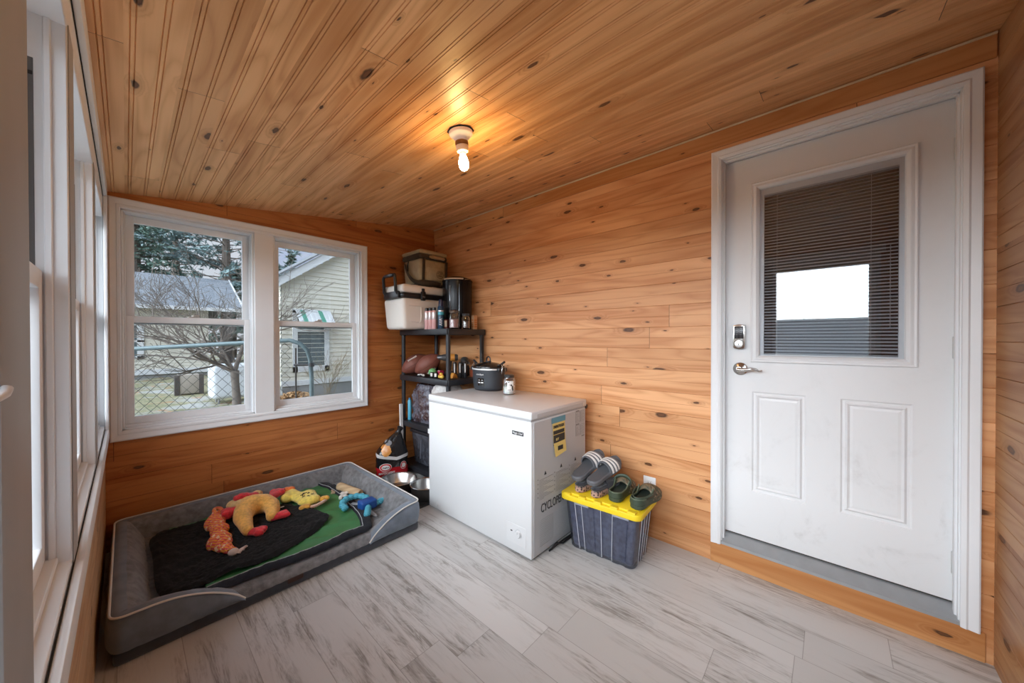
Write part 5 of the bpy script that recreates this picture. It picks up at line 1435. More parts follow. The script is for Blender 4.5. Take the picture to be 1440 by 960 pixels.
b = B(); b.tube([(0.0362*math.cos(a), 0.0362*math.sin(a), 0.010*math.sin(2*a)) for a in [2*PI*k/40 for k in range(40)]], 0.0016, 6, closed=True); obj('seam', b, mat('ball_pale', (0.35, 0.62, 0.38), 0.6), t)
for lab, x, y in (('little black bottle with a white label in front of the green ball', 1.800, 2.585), ('little black bottle with a white label beside the yellow rubber toy', 1.802, 2.530)):
    t = thing('black_bottle', lab, 'bottle', (x, y, S2), group='little black bottles')
    b = B(); b.lathe([(0, 0), (0.018, 0), (0.020, 0.003), (0.020, 0.040), (0.014, 0.048), (0, 0.049)], 20); bb = obj('bottle_body', b, M_black, t)
    b = B(); v = []
    for k in range(7):
        a = R(195+k*9)
        for z in (0.012, 0.042): v.append((0.0204*math.cos(a), 0.0204*math.sin(a), z))
    b.mesh(v, [(2*i, 2*i+2, 2*i+3, 2*i+1) for i in range(6)]); obj('label', b, mat('label_white', (0.80, 0.80, 0.78), 0.6), bb)
t = thing('rubber_toy', 'small yellow rubber toy with orange spots at the front of the second shelf', 'toy', (1.812, 2.470, S2))
b = B()
for p, r in (((0, 0, 0.018), 0.020), ((0.0, 0.018, 0.016), 0.016), ((0.0, -0.018, 0.016), 0.017), ((0.004, 0.004, 0.034), 0.016)): b.sphere(p, r, 14, 9)
bb = obj('toy_body', remeshed(b, 0.004, 2), mat('toy_yellow', (0.75, 0.50, 0.08), 0.5), t, smooth=80)
b = B()
for p in ((-0.014, 0.004, 0.034), (-0.017, -0.010, 0.026), (-0.012, -0.016, 0.030)): b.sphere(p, 0.005, 8, 6)
obj('spot', b, mat('toy_orange', (0.62, 0.18, 0.03), 0.5), bb)
t = thing('orange_wedge', 'small orange plastic wedge behind the near shelf post', 'wedge', (1.90, 2.41, S2))
b = B(); b.prism([(-0.03, 0), (0.03, 0), (0.02, 0.03), (-0.01, 0.048)], 0.04, Matrix.Translation((0, 0.02, 0)) @ Matrix.Rotation(R(90), 4, 'X'), bev=0.004); obj('wedge_body', b, mat('toy_amber', (0.55, 0.24, 0.03), 0.5), t)
b = B(); b.box(-0.025, 0.012, -0.0215, -0.019, 0.006, 0.014, 0.001, 1); obj('wedge_rib', b, mat('toy_amber_dark', (0.35, 0.13, 0.02), 0.5), t)
t = thing('pink_box', 'small crimson packet beside the power drill on the second shelf', 'packet', (1.885, 2.575, S2))
b = B(); b.box(-0.022, 0.022, -0.018, 0.018, 0, 0.058, 0.003, 2); pkb = obj('packet_body', b, mat('crimson', (0.42, 0.015, 0.06), 0.5), t)
b = B(); b.box(-0.0226, -0.021, -0.0186, 0.0186, 0.052, 0.0585); obj('packet_fold', b, mat('crimson_pale', (0.6, 0.4, 0.4), 0.5), pkb)
# cordless drill standing on its battery
t = thing('power_drill', 'black and orange cordless drill standing behind the near shelf post', 'drill', (1.990, 2.595, S2), R(140))
b = B(); b.box(-0.045, 0.045, -0.035, 0.035, 0.0, 0.045, 0.008, 3); obj('battery', b, M_black, t)
b = B(); b.tube([(0, 0, 0.04), (-0.004, 0, 0.09), (-0.010, 0, 0.150)], [0.019, 0.018, 0.021], 12); obj('grip', b, mat('drill_blue_grey', (0.05, 0.065, 0.085), 0.5), t)
b = B(); b.lathe([(0, -0.085), (0.024, -0.083), (0.031, -0.07), (0.032, 0.03), (0.026, 0.06), (0.0, 0.062)], 20, M=Matrix.Translation((0, 0, 0.168)) @ Matrix.Rotation(R(90), 4, 'Y')); mh = obj('motor_housing', b, mat('drill_grey', (0.07, 0.065, 0.065), 0.45), t)
b = B(); b.lathe([(0.0, -0.055), (0.0335, -0.055), (0.0345, -0.045), (0.0345, -0.012), (0.0, -0.012)], 20, M=Matrix.Translation((0, 0, 0.168)) @ Matrix.Rotation(R(90), 4, 'Y')); obj('orange_band', b, mat('drill_orange', (0.66, 0.27, 0.05), 0.45), mh)
b = B(); b.lathe([(0, 0.06), (0.024, 0.06), (0.022, 0.10), (0.012, 0.118), (0, 0.118)], 20, M=Matrix.Translation((0, 0, 0.168)) @ Matrix.Rotation(R(90), 4, 'Y')); obj('chuck', b, mat('chuck_grey', (0.15, 0.15, 0.16), 0.35, 0.7), t)
b = B(); b.box(0.010, 0.022, -0.008, 0.008, 0.115, 0.14, 0.003, 1); obj('trigger', b, M_black, t)
# black and white bottles
for lab, x, y in (('slim white striped black bottle next to the drill behind the post', 1.925, 2.425), ('slim white striped black bottle, middle of the dark row behind the post', 1.960, 2.395), ('slim white striped black bottle nearest the slow cooker', 1.992, 2.365)):
    t = thing('striped_bottle', lab, 'bottle', (x, y, S2), group='striped bottles on the second shelf')
    b = B(); b.lathe([(0, 0), (0.014, 0), (0.016, 0.004), (0.016, 0.125), (0.009, 0.138), (0, 0.139)], 16); bb = obj('bottle_body', b, M_black, t)
    b = B(); v = []
    for k in range(4):
        a = R(212+k*9)
        for z in (0.045, 0.122): v.append((0.0163*math.cos(a), 0.0163*math.sin(a), z))
    b.mesh(v, [(2*i, 2*i+2, 2*i+3, 2*i+1) for i in range(3)]); obj('white_stripe', b, mat('label_white', (0.80, 0.80, 0.78), 0.6), bb)
t = thing('hand_tool', 'dark grey power tool lying across the back of the second shelf', 'power tool', (2.075, 2.47, S2), R(60))
b = B(); b.box(-0.045, 0.045, -0.035, 0.035, 0, 0.10, 0.012, 3); obj('tool_base', b, M_black, t)
b = B(); b.tube([(-0.07, 0, 0.125), (-0.02, 0, 0.145), (0.05, 0, 0.140), (0.09, 0, 0.118)], [0.020, 0.032, 0.033, 0.022], 14); obj('tool_body', b, mat('tool_grey', (0.045, 0.045, 0.045), 0.4), t)
b = B(); b.box(-0.05, 0.02, -0.037, -0.030, 0.105, 0.130, 0.004, 2); obj('tool_label', b, mat('tool_label', (0.5, 0.47, 0.43), 0.5), t)
t = thing('red_tin', 'rusty red round tin by the house wall on the second shelf', 'tin', (2.105, 2.385, S2))
b = B(); b.lathe([(0, 0), (0.036, 0), (0.037, 0.002), (0.036, 0.003), (0.036, 0.068), (0.037, 0.070), (0, 0.070)], 24); obj('tin_body', b, mat('tin_red', (0.40, 0.10, 0.04), 0.45, var=0.25), t)
b = B(); b.lathe([(0, 0.070), (0.038, 0.070), (0.038, 0.079), (0, 0.080)], 24); obj('tin_lid', b, mat('tin_brown', (0.25, 0.10, 0.04), 0.4), t)
t = thing('cord_clip', 'crumpled white plastic clip in front of the footballs', 'clip', (1.805, 2.765, S2))
b = B(); b.tube([(0, 0.05, 0.006), (0.01, 0.03, 0.018), (-0.004, 0.015, 0.010), (0.0, 0.0, 0.020), (0.006, -0.02, 0.008), (0, -0.045, 0.008)], [0.006, 0.007, 0.006, 0.008, 0.006, 0.006], 8); obj('clip_body', b, mat('clip_white', (0.66, 0.64, 0.6), 0.5), t)
b = B(); b.sphere((0, -0.045, 0.010), (0.012, 0.014, 0.010), 10, 7); obj('clip_end', b, mat('clip_white', (0.66, 0.64, 0.6), 0.5), t)
t = thing('wrist_strap', 'dark cord hanging beside the wall end shelf post', 'cord', (2.150, 2.345, 1.265))
b = B(); b.tube([(-0.018, -0.030, 0.0), (-0.02, -0.036, -0.06), (-0.022, -0.036, -0.12), (-0.012, -0.036, -0.17), (-0.02, -0.036, -0.20)], [0.007, 0.006, 0.004, 0.004, 0.005], 8); obj('cord', b, M_black, t)

# ---- third tier: bags and bottle
def bagmesh(rx, ry, h, seed, pinch=0.35, amp=0.02):
    b = B()
    def f(u, v):
        a = 2*PI*u
        sq = 1/(max(abs(math.cos(a)), abs(math.sin(a)))**0.6)
        w = 1-(pinch*max(0, (v-0.7)/0.3)**1.5)-0.15*max(0, (0.12-v)/0.12)
        p = Vector((math.cos(a)*sq*rx*w, math.sin(a)*sq*ry*w, v*h))
        n = mnoise.noise(p*14+Vector((seed, 0, 0)))*amp+abs(mnoise.noise(p*32+Vector((seed, 3, 0))))*amp*0.9
        return (p.x*(1+n/rx), p.y*(1+n/ry), max(0, p.z+n*0.4*v))
    b.grid(f, 64, 34, closed_u=True)
    top = [f(k/64, 1) for k in range(64)]; bot = [f(k/64, 0) for k in range(64)]
    b.mesh(top, [tuple(range(64))]); b.mesh(bot, [tuple(range(64))])
    return b
def cling(name, c1, c2, rough=0.2, spec=0.6):
    mt = bpy.data.materials.new(name); g = N(mt); co = g.coord()
    c = g.mix(g.smooth(g.noise(co, 16.0, 4.0, 0.6, 1.0), 0.4, 0.62), c1, c2)
    g.out(principled(g, c, rough, 0, g.bump(g.noise(co, 38.0, 4.0, 0.6, 1.5), 0.8, 0.01), **{'Specular IOR Level': spec})); return mt
t = thing('plastic_bag', 'shiny dark clear plastic bag with brown contents on the third shelf', 'bag', (1.895, 2.77, S3))
obj('bag_film', bagmesh(0.10, 0.155, 0.345, 1.0), cling('smoky_film', (0.13, 0.13, 0.165), (0.055, 0.030, 0.032), 0.14, 1.0), t, smooth=60)
b = B(); b.tube([(-0.02, -0.02, 0.335), (-0.03, -0.04, 0.365), (-0.01, -0.06, 0.350)], [0.02, 0.014, 0.006], 8); obj('bag_knot', b, cling('smoky_film_top', (0.10, 0.05, 0.04), (0.05, 0.02, 0.02), 0.2), t)
t = thing('white_bag', 'crumpled white plastic bag behind the back edge of the freezer', 'bag', (1.885, 2.475, S3))
obj('bag_film', bagmesh(0.10, 0.12, 0.365, 7.0, 0.25, 0.016), cling('white_film', (0.66, 0.64, 0.62), (0.52, 0.48, 0.46), 0.35, 0.5), t, smooth=60)
b = B(); b.tube([(-0.06, 0.03, 0.350), (-0.065, 0.035, 0.372), (-0.05, 0.045, 0.355)], [0.02, 0.012, 0.006], 8); obj('bag_ear', b, cling('white_film_ear', (0.66, 0.6, 0.58), (0.5, 0.44, 0.42), 0.35), t)
t = thing('blue_bottle', 'slim light blue bottle beside the post on the third shelf', 'bottle', (1.812, 2.965, S3))
b = B(); b.lathe([(0, 0), (0.016, 0), (0.018, 0.004), (0.018, 0.175), (0.012, 0.19), (0, 0.19)], 18); obj('bottle_body', b, mat('aqua_bottle', (0.10, 0.42, 0.58), 0.3), t)
b = B(); b.lathe([(0, 0.188), (0.011, 0.188), (0.011, 0.206), (0, 0.207)], 16); obj('cap', b, mat('aqua_cap', (0.04, 0.2, 0.4), 0.4), t)
b = B(); b.box(-0.0015, 0.0, -0.035, 0.035, -0.02, 0.02, 0.0005, 1); o = obj('paper_tag', b, mat('tag_white', (0.75, 0.75, 0.75), 0.6), sh, loc=(1.7535-scx, 2.545-scy, S3-0.030)); o['label'] = 'small white paper tag on the third rail'
# ---- bottom tier: smoky tote
t = thing('smoky_tote', 'dark smoky plastic tote on the bottom shelf beside the freezer', 'storage tub', (1.945, 2.69, S4))
b = B(); b.taper((0.125, 0.21), (0.145, 0.235), 0.0, 0.29, 0.02, 3); obj('tote_body', b, cling('smoky_plastic', (0.040, 0.044, 0.055), (0.085, 0.09, 0.11), 0.14, 0.9), t, smooth=40)
b = B(); b.box(-0.155, 0.155, -0.245, 0.245, 0.288, 0.318, 0.010, 2); obj('tote_lid', b, mat('tote_lid_black', (0.02, 0.02, 0.024), 0.35), t)
b = B()
for y in (-0.09, 0.08):
    b.tube([(-0.131, y+0.02, 0.06), (-0.138, y, 0.14), (-0.143, y-0.01, 0.24)], [0.006, 0.010, 0.005], 8)
obj('moulded_rib', b, mat('smoky_rib', (0.12, 0.125, 0.15), 0.15), t)
t = thing('white_package', 'white package with a dark patch in front of the smoky tote', 'package', (1.792, 2.515, S4+0.004))
b = B(); b.box(-0.010, 0.010, -0.05, 0.05, 0, 0.19, 0.006, 2); obj('package_body', b, mat('package_white', (0.66, 0.67, 0.7), 0.3), t)
b = B(); b.box(-0.0108, -0.009, -0.045, 0.012, 0.02, 0.15, 0.004, 1); obj('dark_patch', b, mat('package_navy', (0.03, 0.03, 0.05), 0.4), t)

# ================================================================ charcoal bag
cb = thing('charcoal_bag', 'black, red and white charcoal bag gathered at the top on the floor', 'charcoal bag', (1.590, 2.895, 0.0), R(-22))
b = B()
CH, CW, CDp = 0.40, 0.128, 0.070
def chf(u, v):
    a = 2*PI*u; c, s = math.cos(a), math.sin(a)
    sq = 1/((abs(c)**3.2+abs(s)**3.2)**(1/3.2))
    k = max(0, (v-0.58)/0.42)
    w = 1-0.78*k**1.35; d = 1-0.70*k**1.5
    bul = 1+0.05*math.sin(PI*min(1, v/0.75))
    p = Vector((c*sq*CW*w*bul+0.045*k**1.4, s*sq*CDp*d*bul, v*CH))
    n = 0.006*mnoise.noise(p*22)+0.010*k*math.sin(a*7)*0.5
    return (p.x*(1+n/0.1), p.y*(1+n/0.08), p.z+0.004*mnoise.noise(p*16)*min(1, v*8))
b.grid(chf, 72, 50, closed_u=True)
b.mesh([chf(k/72, 1) for k in range(72)], [tuple(range(72))]); b.mesh([chf(k/72, 0) for k in range(72)], [tuple(range(72))])
def charcoal_mat():
    mt = bpy.data.materials.new('charcoal_bag_print'); g = N(mt); s = g.sep(g.coord())
    z = s[2]
    zz = g.m('ADD', z, g.m('MULTIPLY', g.m('ABSOLUTE', g.m('SUBTRACT', s[0], 0.03)), -0.22))
    red = g.m('LESS_THAN', z, 0.120)
    wh = g.m('MULTIPLY', g.m('GREATER_THAN', zz, 0.178), g.m('LESS_THAN', zz, 0.206))
    c = g.mix(red, (0.010, 0.010, 0.011), (0.50, 0.018, 0.025))
    c = g.mix(wh, c, (0.68, 0.67, 0.66))
    d = g.m('ADD', g.m('POWER', g.m('DIVIDE', g.m('SUBTRACT', s[0], -0.055), 0.046), 2.0), g.m('POWER', g.m('DIVIDE', g.m('SUBTRACT', z, 0.270), 0.056), 2.0))
    fl = g.m('MULTIPLY', g.m('LESS_THAN', g.m('ADD', d, g.m('MULTIPLY', g.noise(g.coord(), 40.0, 2.0), 0.8)), 1.2), g.m('LESS_THAN', s[1], 0.0))
    c = g.mix(fl, c, g.mix(g.noise(g.coord(), 60.0, 2.0), (0.62, 0.16, 0.02), (0.75, 0.42, 0.12)))
    g.out(principled(g, c, 0.22, 0, g.bump(g.noise(g.coord(), 26.0, 3.0), 0.5, 0.006), **{'Specular IOR Level': 0.6})); return mt
cbm = obj('bag_body', b, charcoal_mat(), cb, smooth=60)
def onbag(x, z, off=0.003):
    # front surface of the bag (local -y) at x, z
    best = None
    for k in range(37, 72):
        p = chf(k/72, z/CH)
        if best is None or abs(p[0]-x) < abs(best[0]-x): best = p
    return (x, best[1]-off, z)
def oval(name, cx_, cz_, rx, rz, m, off):
    b = B(); v = [onbag(cx_, cz_, off)]
    for k in range(32): v.append(onbag(cx_+rx*math.cos(2*PI*k/32), cz_+rz*math.sin(2*PI*k/32), off))
    b.mesh(v, [(0, 1+k, 1+(k+1) % 32) for k in range(32)]); return obj(name, b, m, cbm)
M_cred = mat('logo_red', (0.50, 0.018, 0.025), 0.3); M_cwh = mat('logo_white', (0.74, 0.73, 0.72), 0.3)
for x in (-0.062, 0.088):
    w = 1.0 if x < 0 else 0.55
    o1 = oval('logo_oval', x, 0.128, 0.050*w, 0.034, M_cwh, 0.004); oval('logo_ring', x, 0.128, 0.046*w, 0.030, M_cred, 0.0055); oval('logo_centre', x, 0.128, 0.034*w, 0.020, M_cwh, 0.007)
text_part('logo_lettering', 'Kingsford', 0.014, M_ink, cbm, frame_M((-0.062, onbag(-0.062, 0.128, 0.0085)[1], 0.128), (1, 0, 0), (0, 0, 1)), bold=0.0005)
text_part('product_lettering', 'MATCH LIGHT', 0.024, M_cwh, cbm, frame_M((-0.052, onbag(-0.052, 0.075, 0.005)[1], 0.078), (1, 0, 0), (0, 0, 1)), xs=0.85, bold=0.0008)
b = B(); v = []
for k in range(9): v.append(onbag(0.030+0.030*math.sin(k/8*1.2), 0.20+0.10*k/8, 0.004)); v.append(onbag(0.048+0.030*math.sin(k/8*1.2), 0.20+0.10*k/8, 0.004))
oval('grey_emblem', -0.035, 0.330, 0.028, 0.022, mat('emblem_grey', (0.20, 0.20, 0.21), 0.4), 0.004)
b = B(); b.lathe([(0, 0), (0.030, 0), (0.022, 0.012), (0.020, 0.03), (0.030, 0.055), (0.02, 0.062), (0, 0.05)], 18, M=Matrix.Translation((0.050, 0.0, 0.395)) @ Matrix.Rotation(R(25), 4, 'Y')); obj('gathered_neck', b, mat('bag_black', (0.015, 0.015, 0.016), 0.3), cb)
t = thing('white_pole', 'short white wooden stick leaning in the corner behind the charcoal bag', 'stick', (1.736, 2.972, 0.0))
b = B(); b.box(-0.014, 0.014, -0.010, 0.010, 0, 0.63, 0.002, 1, M=Matrix.Rotation(R(-2), 4, 'X')); obj('stick', b, mat('stick_white', (0.68, 0.67, 0.66), 0.5), t)
b = B(); b.box(-0.0145, 0.0145, -0.0105, 0.0105, 0, 0.02, 0.001, 1, M=Matrix.Rotation(R(-2), 4, 'X')); obj('rubber_end', b, M_black, t)

# ================================================================ dog bowls on a mat
t = thing('feeding_mat', 'flat dark rubber mat under the steel dog bowls', 'mat', (1.52, 2.49, 0))
b = B(); b.box(-0.20, 0.185, -0.275, 0.32, 0.0, 0.007, 0.003, 2); mo = obj('mat_sheet', b, mat('mat_rubber', (0.022, 0.022, 0.024), 0.6, bump=0.3, bscale=150), t)
b = B(); b.tube([(-0.19, -0.265, 0.008), (0.175, -0.265, 0.008), (0.175, 0.31, 0.008), (-0.19, 0.31, 0.008)], 0.004, 8, closed=True); obj('mat_lip', b, mat('mat_rubber', (0.022, 0.022, 0.024), 0.6, bump=0.3, bscale=150), t)
M_steel = mat('stainless_steel', (0.60, 0.595, 0.58), 0.27, 1.0, var=0.04)
def bowl(label, x, y, r, h):
    t = thing('dog_bowl', label, 'dog bowl', (x, y, 0.0085), group='steel dog bowls')
    b = B(); b.lathe([(0, 0.012), (r*0.70, 0.012), (r*0.76, 0.020), (r*0.93, h-0.006), (r, h), (r+0.004, h-0.003), (r+0.002, h-0.007), (r*0.95, h-0.010), (r*0.79, 0.016), (0, 0.008)], 56); obj('steel_bowl', b, M_steel, t)
    b = B(); b.lathe([(0, 0.0), (r*0.93, 0.0), (r*0.95, 0.006), (r*0.965, h*0.5), (r*0.975, h-0.009), (r*0.93, h-0.010), (r*0.80, 0.010), (0, 0.006)], 56); obj('black_outer', b, mat('bowl_outer', (0.030, 0.026, 0.024), 0.32), t)
bowl('steel dog bowl with dark outside, next to the charcoal bag', 1.490, 2.620, 0.148, 0.090)
bowl('steel dog bowl with dark outside, half hidden by the freezer', 1.583, 2.350, 0.122, 0.100)
# ================================================================ outdoors
GZ = -0.37
def ground_mat():
    mt = bpy.data.materials.new('winter_lawn'); g = N(mt); co = g.coord()
    n1 = g.noise(co, 0.9, 4.0, 0.6); n2 = g.noise(co, 9.0, 4.0, 0.65); n3 = g.noise(co, 40.0, 2.0)
    c = g.mix(g.smooth(n2, 0.35, 0.68), (0.16, 0.17, 0.085), (0.33, 0.29, 0.18))
    c = g.mix(g.smooth(n1, 0.5, 0.62), c, g.mix(n3, (0.30, 0.30, 0.28), (0.42, 0.41, 0.38)))
    c = g.mix(g.smooth(g.noise(co, 2.6, 3.0), 0.60, 0.68), c, (0.36, 0.20, 0.10))
    g.out(principled(g, c, 0.95, 0, g.bump(n3, 0.8, 0.03))); return mt
b = B()
b.grid(lambda u, v: (-40+90*u, -20+70*v, GZ+0.03*mnoise.noise(Vector((u*60, v*50, 0)))), 120, 100)
o = struct(obj('ground_outside', b, ground_mat()))

b = B(); b.box(-4.2, -0.27, -9.0, 9.0, GZ-0.05, GZ+0.045, 0.01, 1); b.box(-4.2, 6.0, -9.0, -1.2, GZ-0.05, GZ+0.045, 0.01, 1)
struct(obj('ground_bounce_slab', b, mat('bounce_slab_pale', (0.60, 0.59, 0.57), 0.9, var=0.08, scale=4)))  # unseen pale slab, added to bounce daylight up to the ceiling

def siding(b, fn, u0, u1, v0, v1, pitch, lap=0.012, clip=None):
    """real lapped boards: each course leans out at its lower edge"""
    n = int(math.ceil((v1-v0)/pitch))
    for k in range(n):
        a, c = v0+k*pitch, min(v1, v0+(k+1)*pitch)
        ua, ub = u0, u1
        if clip: ua, ub = clip(a+0.015)
        if ub <= ua: continue
        vs = [fn(ua, a, -lap), fn(ub, a, -lap), fn(ub, c, 0), fn(ua, c, 0), fn(ua, a, 0.004), fn(ub, a, 0.004)]
        b.mesh(vs, [(0, 1, 2, 3), (4, 5, 1, 0)])
M_sid = mat('cream_siding', (0.62, 0.59, 0.50), 0.6, var=0.04, scale=3)
M_otrim = mat('outside_white_trim', (0.62, 0.63, 0.63), 0.5)
M_ofnd = mat('foundation_grey', (0.26, 0.26, 0.25), 0.9, var=0.2, scale=6)
M_shg = None
def shingles(name, c1, c2):
    mt = bpy.data.materials.new(name); g = N(mt); co = g.coord(); s = g.sep(co)
    br = g.n('ShaderNodeTexBrick', {'Vector': g.comb(g.m('ADD', s[0], g.m('MULTIPLY', s[1], 0.0)), s[2], 0.0), 'Scale': 1.0, 'Color1': (*c1, 1), 'Color2': (*c2, 1), 'Mortar': tuple(x*0.55 for x in c1)+(1,), 'Mortar Size': 0.008, 'Brick Width': 0.30, 'Row Height': 0.075}, offset=0.5)
    c = g.mix(0.5, br.outputs[0], g.mix(g.noise(co, 22.0, 3.0), (0.7, 0.7, 0.7), (1.25, 1.25, 1.25)), 'MULTIPLY')
    g.out(principled(g, c, 0.9)); return mt

# ---- neighbour house with the gable end and striped awning
h1 = thing('neighbour_house', 'cream sided house gable with a striped window awning outside', 'house', (2.75, 10.7, GZ))
bx_, by_ = 2.75, 10.7
Y1 = 10.7
def loc1(x, y, z): return (x-bx_, y-by_, z-GZ)
slope = (3.736-2.719)/(4.187-2.778)
xr = 6.6
def clip1(z):
    e = 2.66
    if z <= e: return (2.75, 10.45)
    dx = (z-e)/slope
    return (2.75+dx, 10.45-dx)
b = B(); siding(b, lambda u, v, d: loc1(u, Y1+d, v), 2.75, 10.45, 0.0, 5.45, 0.125, 0.024, clip1)
siding(b, lambda u, v, d: loc1(2.75+d, u, v), Y1, Y1+3.6, 0.0, 2.66, 0.125, 0.024)
obj('siding_wall', b, M_sid, h1, smooth=0)
b = B(); b.box(0.02, 7.68, 0.02, 3.6, 0.0, 0.40); obj('foundation', b, M_ofnd, h1)
b = B(); b.box(-0.01, 7.72, -0.03, 0.02, 0.36, 0.50, 0.004, 1); obj('sill_board', b, M_otrim, h1)
b = B()
for sgn, xe in ((1, 2.52), (-1, 10.68)):
    xa = xe; za = 2.52; xb = 6.6; zb = 2.52+slope*abs(6.6-xe)
    p = [(xa, za), (xb, zb), (xb, zb+0.24), (xa, za+0.24)]
    for y0, y1 in ((Y1-0.24, Y1-0.20),):
        v = [loc1(x, y, z) for y in (y0, y1) for x, z in p]
        b.mesh(v, [(0, 1, 2, 3), (4, 5, 6, 7), (0, 1, 5, 4), (1, 2, 6, 5), (2, 3, 7, 6), (3, 0, 4, 7)])
    v = [loc1(xa, Y1-0.21, za), loc1(xb, Y1-0.21, zb), loc1(xb, Y1+0.02, zb), loc1(xa, Y1+0.02, za)]
    b.mesh(v, [(0, 1, 2, 3)])
obj('rake_board', b, M_otrim, h1)
b = B()
for sgn, xe in ((1, 2.46), (-1, 10.74)):
    za = 2.74; zb = 2.74+slope*abs(6.6-xe)
    v = [loc1(xe, Y1-0.30, za), loc1(6.6, Y1-0.30, zb), loc1(6.6, Y1+3.8, zb), loc1(xe, Y1+3.8, za)]
    v += [(x, y, z+0.05) for x, y, z in v]
    b.mesh(v, [(0, 1, 2, 3), (4, 5, 6, 7), (0, 1, 5, 4), (1, 2, 6, 5), (2, 3, 7, 6), (3, 0, 4, 7)])
obj('roof', b, shingles('grey_shingle', (0.16, 0.17, 0.18), (0.21, 0.22, 0.23)), h1, smooth=0)
b = B()
for x0, x1, z0, z1 in ((3.0, 3.12, 0.35, 2.03), (3.80, 3.925, 0.35, 2.03), (3.0, 3.925, 0.35, 0.50), (3.0, 3.925, 1.95, 2.06), (3.12, 3.80, 1.44, 1.52)):
    v0, v1 = loc1(x0, Y1-0.05, z0), loc1(x1, Y1+0.01, z1); b.box(v0[0], v1[0], v0[1], v1[1], v0[2], v1[2], 0.004, 1)
wf = obj('window', b, M_otrim, h1)
b = B(); v0, v1 = loc1(3.12, Y1-0.022, 0.5), loc1(3.80, Y1-0.018, 1.95); b.box(v0[0], v1[0], v0[1], v1[1], v0[2], v1[2]); obj('pane', b, mat('dark_pane', (0.10, 0.13, 0.14), 0.08), wf)
# corrugated awning panels
b = B(); g2 = B()
for k in range(16):
    x0 = 3.06+k*0.056; tgt = g2 if k in (2, 3, 10, 11) else b
    ridge = 0.012 if k % 2 == 0 else 0.0
    a0, a1 = loc1(x0, Y1-0.05, 2.03+ridge), loc1(x0+0.056, Y1-0.05, 2.03+ridge); c0, c1 = loc1(x0, Y1-0.50, 1.62+ridge), loc1(x0+0.056, Y1-0.50, 1.62+ridge)
    tgt.mesh([a0, a1, c1, c0, tuple(Vector(a0)-Vector((0, 0, 0.015))), tuple(Vector(a1)-Vector((0, 0, 0.015))), tuple(Vector(c1)-Vector((0, 0, 0.015))), tuple(Vector(c0)-Vector((0, 0, 0.015)))],
             [(0, 1, 2, 3), (4, 5, 6, 7), (0, 1, 5, 4), (1, 2, 6, 5), (2, 3, 7, 6), (3, 0, 4, 7)])
    tgt.mesh([tuple(Vector(c0)), tuple(Vector(c1)), tuple(Vector(c1)-Vector((0, 0, 0.06))), tuple(Vector(c0)-Vector((0, 0, 0.06)))], [(0, 1, 2, 3)])
aw = obj('awning', b, M_otrim, h1, smooth=0); obj('green_stripe', g2, mat('awning_green', (0.10, 0.30, 0.22), 0.5), aw, smooth=0)

# ---- second house with the long grey roof
h2 = thing('grey_roof_house', 'long low house with a grey shingle roof behind the bare tree', 'house', (-1.5, 21.0, GZ))
def loc2(x, y, z): return (x+1.5, y-21.0, z-GZ)
b = B(); siding(b, lambda u, v, d: loc2(u, 21.0+d, v), -6.0, 2.52, 0.0, 2.56, 0.12, 0.022); siding(b, lambda u, v, d: loc2(2.52-d, u, v), 21.0, 27.0, 0.0, 2.56, 0.12, 0.022); obj('siding_wall', b, M_sid, h2, smooth=0)
b = B(); v0, v1 = loc2(-6, 20.94, GZ), loc2(2.54, 26.9, 0.0); b.box(v0[0], v1[0], v0[1]+0.08, v1[1], v0[2], v1[2]); obj('foundation', b, M_ofnd, h2)
b = B(); v0, v1 = loc2(-6, 20.93, -0.22), loc2(2.56, 21.0, 0.0); b.box(v0[0], v1[0], v0[1], v1[1], v0[2], v1[2], 0.005, 1); obj('skirting_board', b, M_otrim, h2)
b = B()
for ye in (20.4, 27.6):
    v = [loc2(-6.4, ye, 2.56), loc2(3.75, ye, 2.56), loc2(3.75, 24.0, 4.35), loc2(-6.4, 24.0, 4.35)]
    v += [(x, y, z+0.06) for x, y, z in v]
    b.mesh(v, [(0, 1, 2, 3), (4, 5, 6, 7), (0, 1, 5, 4), (1, 2, 6, 5), (2, 3, 7, 6), (3, 0, 4, 7)])
obj('roof', b, shingles('blue_grey_shingle', (0.20, 0.22, 0.245), (0.26, 0.28, 0.30)), h2, smooth=0)
b = B(); v0, v1 = loc2(-6.4, 20.34, 2.50), loc2(3.78, 20.42, 2.66); b.box(v0[0], v1[0], v0[1], v1[1], v0[2], v1[2], 0.01, 1)
v = [loc2(3.72, 20.36, 2.50), loc2(3.72, 24.0, 4.29), loc2(3.72, 24.0, 4.46), loc2(3.72, 20.36, 2.67)]; v += [(x+0.05, y, z) for x, y, z in v]
b.mesh(v, [(0, 1, 2, 3), (4, 5, 6, 7), (0, 1, 5, 4), (1, 2, 6, 5), (2, 3, 7, 6), (3, 0, 4, 7)])
obj('fascia', b, M_otrim, h2)
for x0, x1, z0, z1 in ((-0.45, 0.50, 0.45, 1.92),):
    b = B()
    for a, c, e, f in ((x0, x0+0.13, z0, z1), (x1-0.2, x1, z0, z1), (x0, x1, z0, z0+0.12), (x0, x1, z1-0.1, z1), (x0, x1, 1.14, 1.22)):
        v0, v1 = loc2(a, 20.94, e), loc2(c, 21.0, f); b.box(v0[0], v1[0], v0[1], v1[1], v0[2], v1[2], 0.004, 1)
    wf = obj('window', b, M_otrim, h2)
    b = B(); v0, v1 = loc2(x0+0.05, 20.965, z0), loc2(x1-0.05, 20.97, z1); b.box(v0[0], v1[0], v0[1], v1[1], v0[2], v1[2]); obj('pane', b, mat('dark_pane', (0.10, 0.13, 0.14), 0.08), wf)

